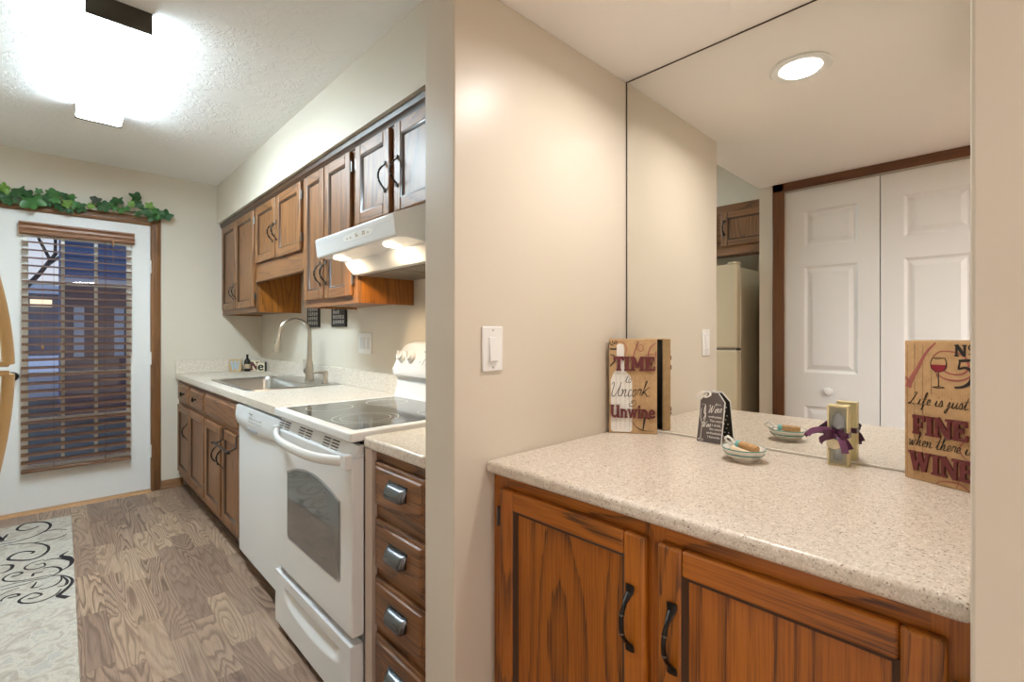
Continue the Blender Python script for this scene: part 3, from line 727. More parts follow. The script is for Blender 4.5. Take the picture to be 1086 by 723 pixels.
# ================================================================== COUNTERS
def counter(name, y0, y1, label, holes=None):
    c = thing(name, (.7, (y0+y1)/2, .855), label, 'countertop')
    return c
CZ = .8905
k = counter('countertop', 2.12, YD, 'speckled beige countertop with backsplash around the stainless sink')
SX0, SX1, SY0, SY1 = .795, 1.150, 2.925, 3.735     # basin hole
b = MB()
b.box(.694, SX0, 2.118, YD-.002, .855, CZ); b.box(SX1, XW-.002, 2.118, YD-.002, .855, CZ)
b.box(SX0, SX1, 2.118, SY0, .855, CZ); b.box(SX0, SX1, SY1, YD-.002, .855, CZ)
bmesh.ops.remove_doubles(b.bm, verts=b.bm.verts, dist=1e-5)
# drop interior walls so the slab is one solid
dead = [f for f in b.bm.faces if any(len(e.link_faces) > 2 for e in f.edges) and abs(f.normal.z) < .5 and all(.69 < v.co.x < 1.33 for v in f.verts)]
keep = []
for f in dead:
    cx, cy = f.calc_center_median().x, f.calc_center_median().y
    on_out = abs(cx-.694) < 1e-4 or abs(cx-(XW-.002)) < 1e-4 or abs(cy-2.118) < 1e-4 or abs(cy-(YD-.002)) < 1e-4
    on_hole = (abs(cx-SX0) < 1e-4 or abs(cx-SX1) < 1e-4) and SY0 < cy < SY1 or (abs(cy-SY0) < 1e-4 or abs(cy-SY1) < 1e-4) and SX0 < cx < SX1
    if not on_out and not on_hole: keep.append(f)
bmesh.ops.delete(b.bm, geom=keep, context='FACES_ONLY')
b.build('slab', M['counter'], k, bevel=.009, seg=4, smooth=40)
b = MB(); b.box(.694, XW-.001, YD-.021, YD-.001, CZ, .998)
b.build('backsplash', M['counter'], k, bevel=.003, smooth=0)
b = MB(); b.box(XW-.020, XW-.001, 2.118, YD-.022, CZ, .992)
b.build('backsplash', M['counter'], k, bevel=.003, smooth=0)
k = counter('countertop', 1.06, 1.395, 'short speckled beige countertop between the range and partition')
MB().box(.694, XW-.002, YPB+.002, 1.393, .855, CZ).build('slab', M['counter'], k, bevel=.009, seg=4)
MB().box(XW-.020, XW-.001, YPB+.002, 1.393, CZ, .992).build('backsplash', M['counter'], k, bevel=.003, smooth=0)
BZ = .8865
k = counter('countertop', .03, .93, 'large speckled beige drinks countertop in front of the mirror')
MB().box(.794, XM-.001, YN+.001, YP-.001, .8565, BZ).build('slab', M['counter'], k, bevel=.010, seg=4)

# ================================================================== MIRROR
mr = thing('wall_mirror', (XM, .48, BZ), 'large frameless mirror filling the wall above the drinks counter', 'mirror')
MB().box(XM, XM+.005, YN+.003, YP-.004, BZ+.004, ZH-.004).build('mirror_glass', M['mirror'], mr, smooth=0)
b = MB(); b.box(XM-.0015, XM+.0075, YP-.004, YP-.0008, BZ+.002, ZH-.0005); b.box(XM-.0015, XM+.0075, YN+.0005, YP-.001, ZH-.0035, ZH-.0005)
b.build('edge_strip', M['mirror_edge'], mr, smooth=0)
MB().box(XM-.003, XM+.006, YN+.002, YP-.004, BZ+.0003, BZ+.004).build('bottom_channel', M['caulk'], mr, smooth=0)

# ================================================================== LIGHT FIXTURES, ADDED FILL LAMPS
fx = thing('ceiling_light', (.177, 2.875, ZK), 'long wrap fluorescent ceiling light with dark end caps', 'ceiling light')
b = MB(); b.prism([(.087, ZK-.012), (.084, 2.374), (.094, 2.366), (.262, 2.366), (.271, 2.374), (.268, ZK-.012)], 'xz', 2.303, 3.448)
for f_ in b.bm.faces:
    if abs(f_.normal.z) < .5: f_.material_index = 1
b.build('diffuser', [M['fluo'], M['fluo_side']], fx, smooth=0)
MB().box(.11, .245, 2.300, 3.45, ZK-.012, ZK-.0005).build('back_pan', M['white_plastic'], fx, smooth=0)
for y0, y1 in ((2.285, 2.303), (3.448, 3.466)):
    MB().box(.080, .275, y0, y1, 2.362, ZK-.0005).build('end_cap', M['fixture_wood'], fx, bevel=.003)
dl = thing('recessed_light', (1.11, .478, ZH), 'round white recessed downlight above the drinks counter', 'ceiling light')
b = MB(); b.lathe([(.088, -.0005), (.090, -.004), (.084, -.009), (.064, -.006), (.061, -.0005)], (1.11, .478, ZH), n=40, cap=False)
b.build('trim_ring', M['white_plastic'], dl)
b = MB(); b.lathe([(0, -.0005), (.060, -.0005), (.060, -.003), (0, -.0045)], (1.11, .478, ZH), n=32, cap=False)
b.build('lens', M['lens'], dl)
area('downlight_lamp', (1.11, .478, ZH-.012), (0, 0, 0), .105, SPOT_W, SPOT_COL, spread=math.radians(158), parent=dl)
dr = thing('room_fill_light', (2.4, -1.7, ZH), 'added flat square fill light in the unseen room behind the hall', 'ceiling light')
MB().box(2.0, 2.8, -2.1, -1.3, ZH-.05, ZH-.001).build('housing', M['white_plastic'], dr, smooth=0)
area('room_fill_lamp', (2.4, -1.7, ZH-.06), (0, 0, 0), .75, FILL_W, FILL_COL, disk=False, parent=dr)  # added lamp, ambient fill from the unseen room
hl = thing('hall_fill_light', (.35, -1.0, ZH), 'added round fill light in the hall behind the camera', 'ceiling light')
b = MB(); b.lathe([(.14, -.001), (.15, -.02), (.12, -.05), (.0, -.06)], (.35, -1.0, ZH), n=28, cap=False); b.build('shade', M['white_plastic'], hl)
area('hall_fill_lamp', (.35, -1.0, ZH-.07), (0, 0, 0), .26, FILL_W*.075, FILL_COL, parent=hl)  # second added lamp, unseen fill for the hall

# ================================================================== RANGE HOOD
HY0, HY1 = 1.430, 2.096
h = thing('range_hood', (1.05, (HY0+HY1)/2, 1.48), 'white under cabinet range hood with two lit lamps above the range', 'range hood')
prof = [(.8205, 1.612), (.826, 1.618), (.99, 1.690), (XW-.003, 1.694), (XW-.003, 1.478), (.996, 1.478), (.968, 1.506), (.952, 1.533), (.870, 1.540), (.836, 1.536), (.829, 1.541)]
b = MB(); b.prism(prof, 'xz', HY0, HY1); b.build('shell', M['white_app'], h, bevel=.003, smooth=25)
def hood_front(y, t, d=.0):       # point on the sloping front face, t from bottom to top
    return (.829-.0085*t - d, y, 1.541+.071*t)
b = MB(); cy, a = 1.70, .125
def lens_pt(u, v, d):
    yy = cy + a*(2*u-1); hw = .20*math.sqrt(max(0, 1-(2*u-1)**4)) + .0
    return hood_front(yy, .55 + (2*v-1)*hw, d)
b.grid(lambda u, v: lens_pt(u, v, .0012), 20, 4); b.build('control_panel', M['white_plastic'], h)
b = MB()
for yy, n in ((1.785, 1), (1.755, 1), (1.71, 3), (1.655, 4), (1.615, 1)):
    for i in range(n):
        y = yy - .012*(i % 2) ; t = .50 + .10*(i//2) - .03
        P = [hood_front(y-.005, t, .002), hood_front(y+.005, t, .002), hood_front(y+.005, t+.09, .002), hood_front(y-.005, t+.09, .002)]
        b.quad(P)
b.build('control_marks', M['tan_mark'], h, smooth=0)
b = MB()
for y0, y1 in ((HY0+.012, 1.56), (1.845, HY1-.012)):
    b.quad([hood_front(y0, .70, .001), hood_front(y1, .70, .001), hood_front(y1, .735, .001), hood_front(y0, .735, .001)])
b.build('crease', mat('soft_grey_crease', (.62, .62, .63), .4), h, smooth=0)
for yc in (1.585, 2.015):
    b = MB(); b.lathe([(0, -.004), (.034, -.004), (.039, -.001), (.040, .003)], (.909, yc, 1.5345), n=28, cap=False, sx=1.0, sy=.66)
    b.build('lamp_lens', M['hoodlens'], h)
    area('hood_lamp', (.909, yc, 1.527), (0, math.radians(-10), 0), .055, HOOD_W, HOOD_COL, parent=h)
m_, nt, N, L, bs = base('aluminium_mesh_filter')
tcn = nd(N, 'TexCoord'); ck = nd(N, 'TexChecker'); ck.inputs['Scale'].default_value = 160; L.new(tcn.outputs['Object'], ck.inputs[0])
ck.inputs[1].default_value = (.30, .25, .19, 1); ck.inputs[2].default_value = (.12, .10, .08, 1); L.new(ck.outputs[0], bs.inputs['Base Color'])
bs.inputs['Roughness'].default_value = .5; bs.inputs['Metallic'].default_value = .6
for y0, y1 in ((HY0+.03, 1.755), (1.770, HY1-.03)): MB().box(1.03, XW-.03, y0, y1, 1.4755, 1.4775).build('grease_filter', m_, h, smooth=0)

# ================================================================== RANGE
RY0, RY1 = 1.405, 2.112
r = thing('electric_range', (.98, (RY0+RY1)/2, 0), 'white smooth top electric range below the hood', 'range')
b = MB(); b.box(.712, 1.30, RY0+.033, RY1-.004, .03, .872); b.build('body', M['white_app'], r, smooth=0)
b = MB(); b.box(.706, .73, RY0+.033, RY1-.002, .245, .870); b.build('gap_shade_sheet', M['slot'], r, smooth=0)  # black sheet, puts the shade of the gap below the cooktop into colour
# cooktop frame
b = MB()
b.box(.658, 1.300, RY0, RY1, .872, .902)
b.build('cooktop_frame', M['white_app'], r, bevel=.006, seg=3)
def rrect(x0, x1, y0, y1, rad, n=5):
    P = []
    for cx, cy, a0 in ((x1-rad, y1-rad, 0), (x0+rad, y1-rad, 90), (x0+rad, y0+rad, 180), (x1-rad, y0+rad, 270)):
        for i in range(n+1):
            a = math.radians(a0+90*i/n); P.append((cx+rad*math.cos(a), cy+rad*math.sin(a)))
    return P
b = MB(); b.prism(rrect(.690, 1.205, RY0+.042, RY1-.036, .014), 'xy', .9005, .9035); g = b.build('ceramic_glass', M['black_glass'], r, smooth=0)
b = MB()
def ring(cx, cy, ra, wd=.0024):
    n = 48
    b.rings([[(cx+(ra-wd)*math.cos(2*PI*i/n), cy+(ra-wd)*math.sin(2*PI*i/n), .9040), (cx+ra*math.cos(2*PI*i/n), cy+ra*math.sin(2*PI*i/n), .9040)] for i in range(n+1)], False, False)
for cx, cy, ra in ((.820, 1.625, .118), (.820, 1.625, .090), (.825, 1.950, .092), (1.075, 1.930, .090), (1.085, 1.545, .082)):
    b = MB(); ring(cx, cy, ra); b.build('burner_ring', M['burner'], g)
# backguard
b = MB()
bp = [(1.215, .902), (1.300, .902), (1.300, 1.165), (1.275, 1.172), (1.245, 1.160), (1.205, 1.035), (1.212, 1.008), (1.232, 1.000), (1.232, .96)]
ny = 24; rg = []
for i in range(ny+1):
    t = i/ny; y = RY0 + (RY1-RY0)*t; e = abs(2*t-1)
    drop = .0 if e < .72 else .055*((e-.72)/.28)**2.2
    rg.append([(x, y, z - (drop if z > 1.05 else 0)) for x, z in bp])
b.rings(rg, True, True); bk = b.build('backguard', M['white_app'], r, smooth=40)
def bgp(y, z): # point on the sloped face
    t = (z-1.035)/(1.160-1.035); return Vector((1.205+.040*t, y, z))
nrm = Vector((-.125, 0, .040)).normalized()
for y, z in ((2.045, 1.098), (1.965, 1.098), (1.56, 1.098), (1.475, 1.098)):
    p = bgp(y, z); b = MB()
    b.tube([p, p+nrm*.010, p+nrm*.012, p+nrm*.026], [.030, .028, .022, .019], 24)
    b.tube([p+nrm*.024+Vector((0, 0, -.020)), p+nrm*.030+Vector((0, 0, .020))], [(.006, .004), (.006, .004)], 8)
    b.build('knob', M['white_plastic'], bk)
b = MB()
for y, z in ((1.865, 1.125), (1.885, 1.078), (1.62, 1.125)):
    p = bgp(y, z); b.tube([p+nrm*.0003, p+nrm*.0012], .004, 10)
b.build('indicator', M['grey_mark'], bk)
b = MB()
P = []
for i in range(26):
    a = PI*i/25
    P.append(bgp(1.755-.105*math.cos(a), 1.065+.055*math.sin(a))+nrm*.001)
b.tube(P, .0012, 5); b.build('display_outline', M['grey_mark'], bk)
# vent strip
b = MB(); b.prism([(.7055, .858), (.6885, .858), (.672, .812), (.7055, .812)], 'xz', RY0+.004, RY1-.002); b.build('vent_panel', M['white_app'], r, smooth=0)
b = MB()
for yc in (1.60, 1.83, 2.05):
    for kx in (-1, 1):
        for j in range(4):
            t = .16+.165*j; x = .6905-.018*(1-t)-.0012*0; z = .812+.056*t
            x = .672+.018*t-.0012
            y0 = yc+kx*.034-.026
            b.box(x, x+.004, y0, y0+.052, z, z+.0028)
b.build('vent_slot', M['slot'], r, smooth=0)
# oven door
b = MB(); b.box(.662, .704, RY0-.004, RY1-.012, .268, .822); od = b.build('oven_door', M['white_app'], r, bevel=.006, seg=3)
def arch(y0, y1, z0, z1, zp, rad, n=14):
    P = [(y0+rad, z0), (y1-rad, z0)]
    P += [(y1-rad+rad*math.sin(a), z0+rad-rad*math.cos(a)) for a in (PI/6, PI/3, PI/2)]
    P += [(y1-rad*.6 + rad*.6*math.cos(a), z1-rad*.6 + rad*.6*math.sin(a)) for a in (0, PI/6)]
    for i in range(n+1):
        t = i/n; y = y1-rad*.6 + (y0-y1+2*rad*.6)*t; P.append((y, z1 - .006 + (zp-z1)*(1-(2*t-1)**2)))
    P += [(y0+rad*.6 - rad*.6*math.cos(a), z1-rad*.6 + rad*.6*math.sin(a)) for a in (PI/6, 0)]
    P += [(y0+rad-rad*math.sin(a), z0+rad-rad*math.cos(a)) for a in (PI/2, PI/3, PI/6)]
    return P
b = MB(); b.prism(arch(1.484, 1.966, .408, .680, .722, .022), 'yz', .6605, .664); b.build('window_rim', mat('grey_window_rim', (.30, .30, .31), .3), od, smooth=0)
b = MB(); b.prism(arch(1.492, 1.958, .416, .673, .713, .018), 'yz', .6596, .662); b.build('oven_window', M['oven_glass'], od, smooth=0)
# handle
P, R = [], []
for i in range(23):
    t = i/22; e = abs(2*t-1); out = .054*(1-e**3.2); y = RY0+.012 + (RY1-RY0-.045)*t
    P.append((.662-out, y, .815-.012*(1-e**2.5))); R.append((.017, .011))
b = MB(); b.tube(P, R, 14, squash=(0, 0, 1))
b.box(.640, .668, RY0-.001, RY0+.034, .790, .835); b.box(.645, .668, RY1-.052, RY1-.020, .795, .835)
b.build('handle', M['white_app'], od, bevel=.003, smooth=50)
# storage drawer with scooped grip
b = MB()
def dfront(u, v):
    y = RY0 + (RY1-.018-RY0)*u; z = .036+.206*v; x = .658
    t = (y-1.482)/(1.985-1.482)
    if 0 < t < 1:
        top = .203; bot = top - .036 - .040*math.sqrt(max(0, 1-(2*t-1)**2))
        if bot < z < top:
            q = (z-bot)/(top-bot); x += .026*min(1, q*1.25)*min(1, (1-q)*14)*min(1, min(t, 1-t)*10)
    return (x, y, z)
b.grid(dfront, 90, 60)
bmesh.ops.recalc_face_normals(b.bm, faces=b.bm.faces)
for f in b.bm.faces:
    if f.normal.x > 0: f.normal_flip()
x1 = .70; y0, y1, z0, z1 = RY0, RY1-.018, .036, .242
for q in (((.658, y0, z0), (.658, y0, z1), (x1, y0, z1), (x1, y0, z0)), ((.658, y1, z0), (x1, y1, z0), (x1, y1, z1), (.658, y1, z1)),
          ((.658, y0, z1), (.658, y1, z1), (x1, y1, z1), (x1, y0, z1)), ((.658, y0, z0), (x1, y0, z0), (x1, y1, z0), (.658, y1, z0))): b.quad(q)
dw = b.build('storage_drawer', M['white_app'], r, smooth=40)
MB().box(.70, .90, RY0+.05, RY1-.03, 0, .036).build('base', M['slot'], r, smooth=0)

# ================================================================== DISHWASHER
d = thing('dishwasher', (.98, 2.5, 0), 'white dishwasher between the sink cabinet and the range', 'dishwasher')
DY0, DY1 = 2.124, 2.787
MB().box(.722, 1.29, DY0+.01, DY1-.005, .10, .850).build('tub', M['slot'], d, smooth=0)
b = MB(); b.box(.697, .722, DY0+.004, DY1-.003, .088, .752); b.build('door_panel', M['white_app'], d, bevel=.004)
b = MB()
def cp(u, v):
    y = DY0+.004 + (DY1-DY0-.007)*u; lip = .018*(1-(2*u-1)**2)
    zb = .748-lip; z = zb + (.843-zb)*v
    x = .690 - .010*math.sin(min(1, v*2.2)*PI/2)*(1 if v < .46 else max(.55, 1-(v-.46)*.9))
    return (x, y, z)
b.grid(cp, 24, 10)
b.box(.692, .722, DY0+.004, DY1-.003, .755, .843)
b.build('control_panel', M['white_app'], d, smooth=50)
b = MB()
b.box(.6825, .690, 2.44, 2.585, .737, .752); b.build('latch_pocket', mat('shadow_grey_pocket', (.28, .29, .31), .5), d, bevel=.001)
b = MB()
for i in range(5):
    for j in range(2): b.box(.6782, .6835, 2.36+i*.04, 2.385+i*.04, .786+j*.018, .789+j*.018)
b.box(.6782, .6835, 2.50, 2.54, .822, .828)
b.build('control_marks', M['grey_mark'], d, smooth=0)
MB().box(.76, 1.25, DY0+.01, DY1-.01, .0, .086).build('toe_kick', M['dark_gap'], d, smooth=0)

# ================================================================== SINK, FAUCET, DISPENSER
s = thing('kitchen_sink', (.98, 3.33, CZ), 'drop in stainless steel sink in the kitchen countertop', 'sink')
b = MB()
def rr(x0, x1, y0, y1, rad, z): return [(x, y, z) for x, y in rrect(x0, x1, y0, y1, rad)]
b.rings([rr(.768, 1.298, 2.888, 3.772, .03, CZ+.0008), rr(.770, 1.296, 2.890, 3.770, .03, CZ+.006), rr(.778, 1.288, 2.898, 3.762, .03, CZ+.0065),
         rr(.800, 1.142, 2.932, 3.728, .05, CZ+.0045), rr(.806, 1.136, 2.938, 3.722, .05, CZ-.010), rr(.812, 1.130, 2.945, 3.715, .05, CZ-.15), rr(.85, 1.09, 2.99, 3.67, .04, CZ-.18)], True, False)
bt = rr(.85, 1.09, 2.99, 3.67, .04, CZ-.18); b.quad(bt)
b.build('basin', M['steel'], s, smooth=50)
MB().cyl((.97, 3.33, CZ-.1795), (.97, 3.33, CZ-.176), .045).build('drain', M['slot'], s)
f = thing('kitchen_faucet', (1.225, 3.22, CZ+.006), 'brushed nickel gooseneck pull down faucet behind the sink', 'faucet')
FY, FXB, Z0 = 3.22, 1.225, CZ+.0062
b = MB(); b.lathe([(.0, 0), (.031, 0), (.031, .006), (.027, .010), (.024, .10), (.019, .13)], (FXB, FY, Z0), n=24); 
P = [(FXB, FY, Z0+.11), (FXB, FY, Z0+.18), (FXB, FY, 1.235)]
ra = .0935; cxx = FXB-ra; zc = 1.215
for i in range(1, 20):
    a = PI*1.0*i/19*1.02; P.append((cxx+ra*math.cos(a), FY, zc+ra*math.sin(a)*.92))
rads = [.019, .0155] + [.0115]*(len(P)-2)
b.tube(P, rads, 16); b.build('spout', M['nickel'], f)
e = Vector(P[-1]); dirn = Vector((-.18, 0, -1)).normalized()
b = MB(); b.tube([e-dirn*-.0, e+dirn*.025, e+dirn*.07, e+dirn*.115, e+dirn*.122], [.0125, .0145, .019, .0235, .020], 18); sh = b.build('spray_head', M['nickel'], f)
b = MB(); q = e+dirn*.05; b.tube([q+Vector((-.016, 0, 0)), q+Vector((-.022, 0, -.055))], [.005, .005], 8); b.build('spray_button', M['slot'], sh)
b = MB(); b.tube([(FXB, FY, Z0+.062), (FXB-.0, FY+.062, Z0+.064)], [.020, .020], 16)
b.tube([(FXB, FY+.056, Z0+.066), (FXB-.004, FY+.074, Z0+.10), (FXB-.006, FY+.086, Z0+.135)], [.010, .008, .0065], 12)
b.build('lever', M['nickel'], f)
p = thing('soap_dispenser', (1.225, 2.965, CZ+.006), 'short nickel soap dispenser pump right of the faucet', 'soap dispenser')
p['label'] = 'short nickel soap dispenser pump beside the tall faucet'
b = MB(); b.lathe([(0, 0), (.022, 0), (.022, .008), (.015, .012), (.014, .05), (.017, .052), (.017, .075), (.010, .080), (0, .080)], (1.225, 2.965, Z0), n=20); b.build('pump_body', M['nickel'], p)
b = MB(); b.tube([(1.225, 2.965, Z0+.070), (1.18, 2.985, Z0+.070), (1.150, 3.0, Z0+.064)], [.007, .0065, .006], 10); b.build('nozzle', M['nickel'], p)
# over door towel bar
t = thing('towel_bar', (.68, 2.96, .60), 'dark over the door towel bar hooked on the sink cabinet', 'towel bar')
xf = FX-.020
for y in (3.110, 2.832):
    b = MB()
    b.prism([(xf-.0035, .60), (xf-.0015, .60), (xf-.0015, .663), (FX+.000, .663), (FX+.0, .666), (xf-.0035, .666)], 'xz', y-.009, y+.009)
    b.tube([(xf-.002, y, .607), (xf-.02, y, .596), (xf-.045, y, .590)], .0045, 8)
    b.build('strap', M['bronze'], t, smooth=30)
b = MB(); b.cyl((xf-.045, 2.815, .590), (xf-.045, 3.13, .590), .0055, n=12)
for y in (2.808, 3.137): b.lathe([(0, -.008), (.008, -.006), (.0095, 0), (.008, .006), (0, .008)], (xf-.045, y, .590), n=12)
b.build('rail', M['bronze'], t)

# ================================================================== REFRIGERATOR
FRX, FY0, FY1 = -.150, 1.165, 1.925
r = thing('refrigerator', (-.5, 1.545, 0), 'almond top freezer refrigerator with bowed tan handles', 'refrigerator')
MB().box(-.86, -.222, FY0+.004, FY1-.004, .03, 1.625).build('cabinet_body', M['fridge_side'], r, bevel=.006)
MB().box(-.221, -.214, FY0+.012, FY1-.012, .09, 1.62).build('gasket', M['rubber'], r, smooth=0)
MB().box(-.214, FRX-.012, FY0+.004, FY1-.004, 1.1062, 1.1178).build('divider_strip', M['pewter'], r, smooth=0)
for z0, z1, nm in ((1.118, 1.640, 'freezer_door'), (.085, 1.106, 'fresh_food_door')):
    b = MB(); b.box(-.213, FRX, FY0, FY1, z0, z1); dd = b.build(nm, M['fridge'], r, bevel=.012, seg=4)
    zz0, zz1 = (1.125, 1.515) if z0 > 1 else (.66, 1.100)
    P, R = [], []; n = 20
    for i in range(n+1):
        t = i/n; z = zz0+(zz1-zz0)*t
        q = t if z0 > 1 else 1-t
        out = .064*(1-q**1.7)
        P.append((FRX-.004+out+.004*0, FY1-.028, z)); R.append((.020, .013))
    b = MB(); b.tube(P, R, 14, squash=(0, 1, 0))
    ze = zz0 if z0 > 1 else zz1
    b.box(FRX-.006, FRX+.062, FY1-.046, FY1-.010, ze-.006, ze+.008)
    b.build('handle', M['fridge_handle'], dd, bevel=.003, smooth=50)
MB().box(-.24, -.165, FY0+.01, FY0+.06, 1.641, 1.658).build('hinge_cover', M['fridge'], r, bevel=.004)
MB().box(-.2205, FRX-.004, FY0+.001, FY0+.0036, 1.1065, 1.1175).build('hinge', M['pewter'], r, smooth=0)
MB().box(-.84, -.20, FY0+.02, FY1-.02, 0, .08).build('base_grille', M['slot'], r, smooth=0)

# ================================================================== BLIND, IVY, RUG
v = thing('window_blind', (.134, YD-.04, 1.95), 'brown wood slat blind hanging on the white kitchen door', 'blind')
b = MB(); y = YD-.013
b.prism([(y, 1.874), (y-.050, 1.874), (y-.056, 1.878), (y-.057, 1.888), (y-.048, 1.893), (y-.047, 1.898), (y-.052, 1.903), (y-.057, 1.912), (y-.056, 1.924), (y-.048, 1.930), (y-.050, 1.935), (y-.064, 1.942), (y-.064, 1.951), (y, 1.951)], 'yz', -.168, .434)
b.build('valance', oak('valance_wood', 'x', (.33, .155, .07), (.29, .13, .058), (.23, .10, .045), .4, 4), v, smooth=30)
b = MB(); NS = 29; tilt = math.radians(17); D = .048; ym = YD-.042
for i in range(NS):
    z = 1.820 - .0526*i - .0006*i*0
    sag = random.uniform(-.0015, .0015); x0, x1 = -.154-(.004 if i > 15 else 0), .416+(.002 if i < 15 else -.004)
    if i in (5, 15, 22, 24): sag += .004
    c_, s_ = math.cos(tilt+random.uniform(-.05, .05)), math.sin(tilt)
    P = []
    for q in (-1, 1):
        P.append((ym - q*D/2*c_, z - q*D/2*s_))
    b.rings([[(x, P[1][0], P[1][1]+(sag if x > 0 else 0)), (x, P[0][0], P[0][1]+(sag if x > 0 else 0)), (x, P[0][0], P[0][1]+.003+(sag if x > 0 else 0)), (x, P[1][0], P[1][1]+.003+(sag if x > 0 else 0))] for x in (x0, x1)], True, True)
b.build('slats', M['slat'], v, smooth=0)
MB().box(-.158, .414, ym-.026, ym+.02, .282, .300).build('bottom_rail', M['slat'], v, bevel=.004)
b = MB()
for x in (.0, .27):
    for yy in (ym-.026, ym+.026): b.tube([(x, yy, .29), (x, yy, 1.88)], .0009, 5)
b.build('ladder_cord', mat('brown_cord', (.12, .06, .035), .8), v)
b = MB(); b.tube([(.31, ym-.034, 1.89), (.31, ym-.036, 1.72)], .0012, 5); b.lathe([(0, 0), (.006, .004), (.008, .03), (.003, .04), (0, .04)], (.31, ym-.034, 1.84), n=10)
b.tube([(-.055, ym-.034, 1.89), (-.055, ym-.034, 1.12)], .0009, 5); b.lathe([(0, 0), (.007, .003), (.008, .022), (.003, .03), (0, .03)], (-.055, ym-.034, 1.10), n=10)
b.build('pull_cord', mat('tan_tassel', (.36, .19, .08), .5), v)

import math as _m
def pix(u, vv, Y):                                              # a point of the wall plane at distance Y
    a = (u-543)/FPX; dx = _m.cos(YAW)+a*_m.sin(YAW); dy = _m.sin(YAW)-a*_m.cos(YAW); tt = Y/dy
    return (dx*tt, Y, CAM_H-(vv-353.53)/FPX*tt)
iv = thing('ivy_garland', (.2, YD-.05, 2.10), 'green silk ivy garland laid along the door head casing', 'garland')
leaves = [(20,100,48,2),(110,128,62,0),(60,175,52,0),(190,185,86,1),(150,150,62,0),(225,125,28,1),(305,140,58,1),(265,155,38,0),(340,212,48,0),(410,162,42,1),(370,152,38,0),(390,198,40,2),(460,215,50,0),(525,210,30,2),
 (555,172,44,3),(595,215,54,0),(675,180,54,0),(660,212,38,1),(755,200,34,2),(785,165,60,0),(800,205,40,0),(795,255,34,0),(860,210,40,2),(870,268,58,0),(955,262,62,0),(700,235,34,1),(400,235,34,0),(730,225,34,1),(20,150,50,0),
 (90,160,30,3),(285,190,40,0),(320,175,40,1),(430,200,40,1),(620,205,36,1),(890,235,40,1),(840,240,44,0),(910,270,40,1),(-40,120,70,0),(-70,150,70,1),(-110,110,70,0),(-140,150,60,2),(-180,120,70,0)]
b = MB()
def leaf(c, size, mi, roll, tx, tz):
    n = 30; out = []
    R = Matrix.Rotation(tz, 3, 'Z') @ Matrix.Rotation(tx, 3, 'X') @ Matrix.Rotation(roll, 3, 'Y')
    cv = b.bm.verts.new(Vector(c))
    vs = []
    for i in range(n):
        a = 2*PI*i/n - PI/2 + PI/n
        th = (a + PI/2) % (2*PI)
        lob = 0
        for ang, ln in ((PI, 1.0), (PI*.60, .84), (PI*1.40, .84), (PI*.24, .62), (PI*1.76, .62)):
            dlt = abs((th-ang+PI) % (2*PI) - PI); lob = max(lob, ln*max(0, 1-dlt/.62)**.7)
        rad = size*.62*(.46+.54*lob)
        x, z = rad*math.sin(a+PI/2)*-1, rad*math.cos(a+PI/2)*-1
        yb = .10*size*math.cos(3*a) - .20*abs(x) + .35*(x*x+z*z)/size
        vs.append(b.bm.verts.new(Vector(c) + R @ Vector((x, yb, z))))
    for i in range(n):
        fc = b.bm.faces.new((cv, vs[i], vs[(i+1) % n])); fc.material_index = mi
for (x, yy, sz, mi) in leaves:
    Y = YD - .050 - random.uniform(0, .045)
    P = pix(x/5.43, 180+yy/5.43, Y)
    leaf(P, sz/5.43*.0066*1.30, mi, random.uniform(-1.2, 1.2) + (PI if random.random() < .2 else 0), random.uniform(-.5, .35), random.uniform(-.55, .55))
b.build('leaves', [M['leaf_dark'], M['leaf_mid'], M['leaf_lime'], M['leaf_dusk']], iv, smooth=60)
b = MB(); b.tube([(-.5, YD-.03, 2.118), (-.25, YD-.032, 2.128), (0, YD-.03, 2.115), (.2, YD-.033, 2.122), (.4, YD-.03, 2.118), (.57, YD-.032, 2.112), (.66, YD-.035, 2.105)], .006, 6)
b.build('vine_stem', M['vine_stem'], iv)

def rug_mat():
    m, nt, N, L, b = base('marbled_rug_pile')
    g = nd(N, 'NewGeometry')
    n1 = noise(N, L, g.outputs['Position'], 13, 5, .65, 1.0); n2 = noise(N, L, g.outputs['Position'], 600, 2)
    c = ramp(N, L, n1, [(.30, (.38, .32, .265)), (.44, (.46, .40, .34)), (.54, (.57, .52, .44)), (.62, (.44, .40, .37)), (.72, (.51, .47, .42))])
    L.new(mix(N, L, .5, c, ramp(N, L, n2, [(.3, (.75,)*3), (.7, (1.15,)*3)]), 'MULTIPLY'), b.inputs['Base Color'])
    b.inputs['Roughness'].default_value = .95; b.inputs['Specular IOR Level'].default_value = .1
    bump(N, L, b, n2, .5, .002); return m
rg = thing('runner_rug', (-.2, 3.2, 0), 'beige runner rug with black scroll pattern on the kitchen floor', 'rug')
RX = lambda y: .076 + (y-3.34)*.009
b = MB(); b.prism([(RX(2.05), 2.05), (RX(4.305), 4.305), (-.50, 4.315), (-.52, 2.05)], 'xy', .0004, .009)
pile = b.build('pile', rug_mat(), rg, bevel=.003, smooth=0)
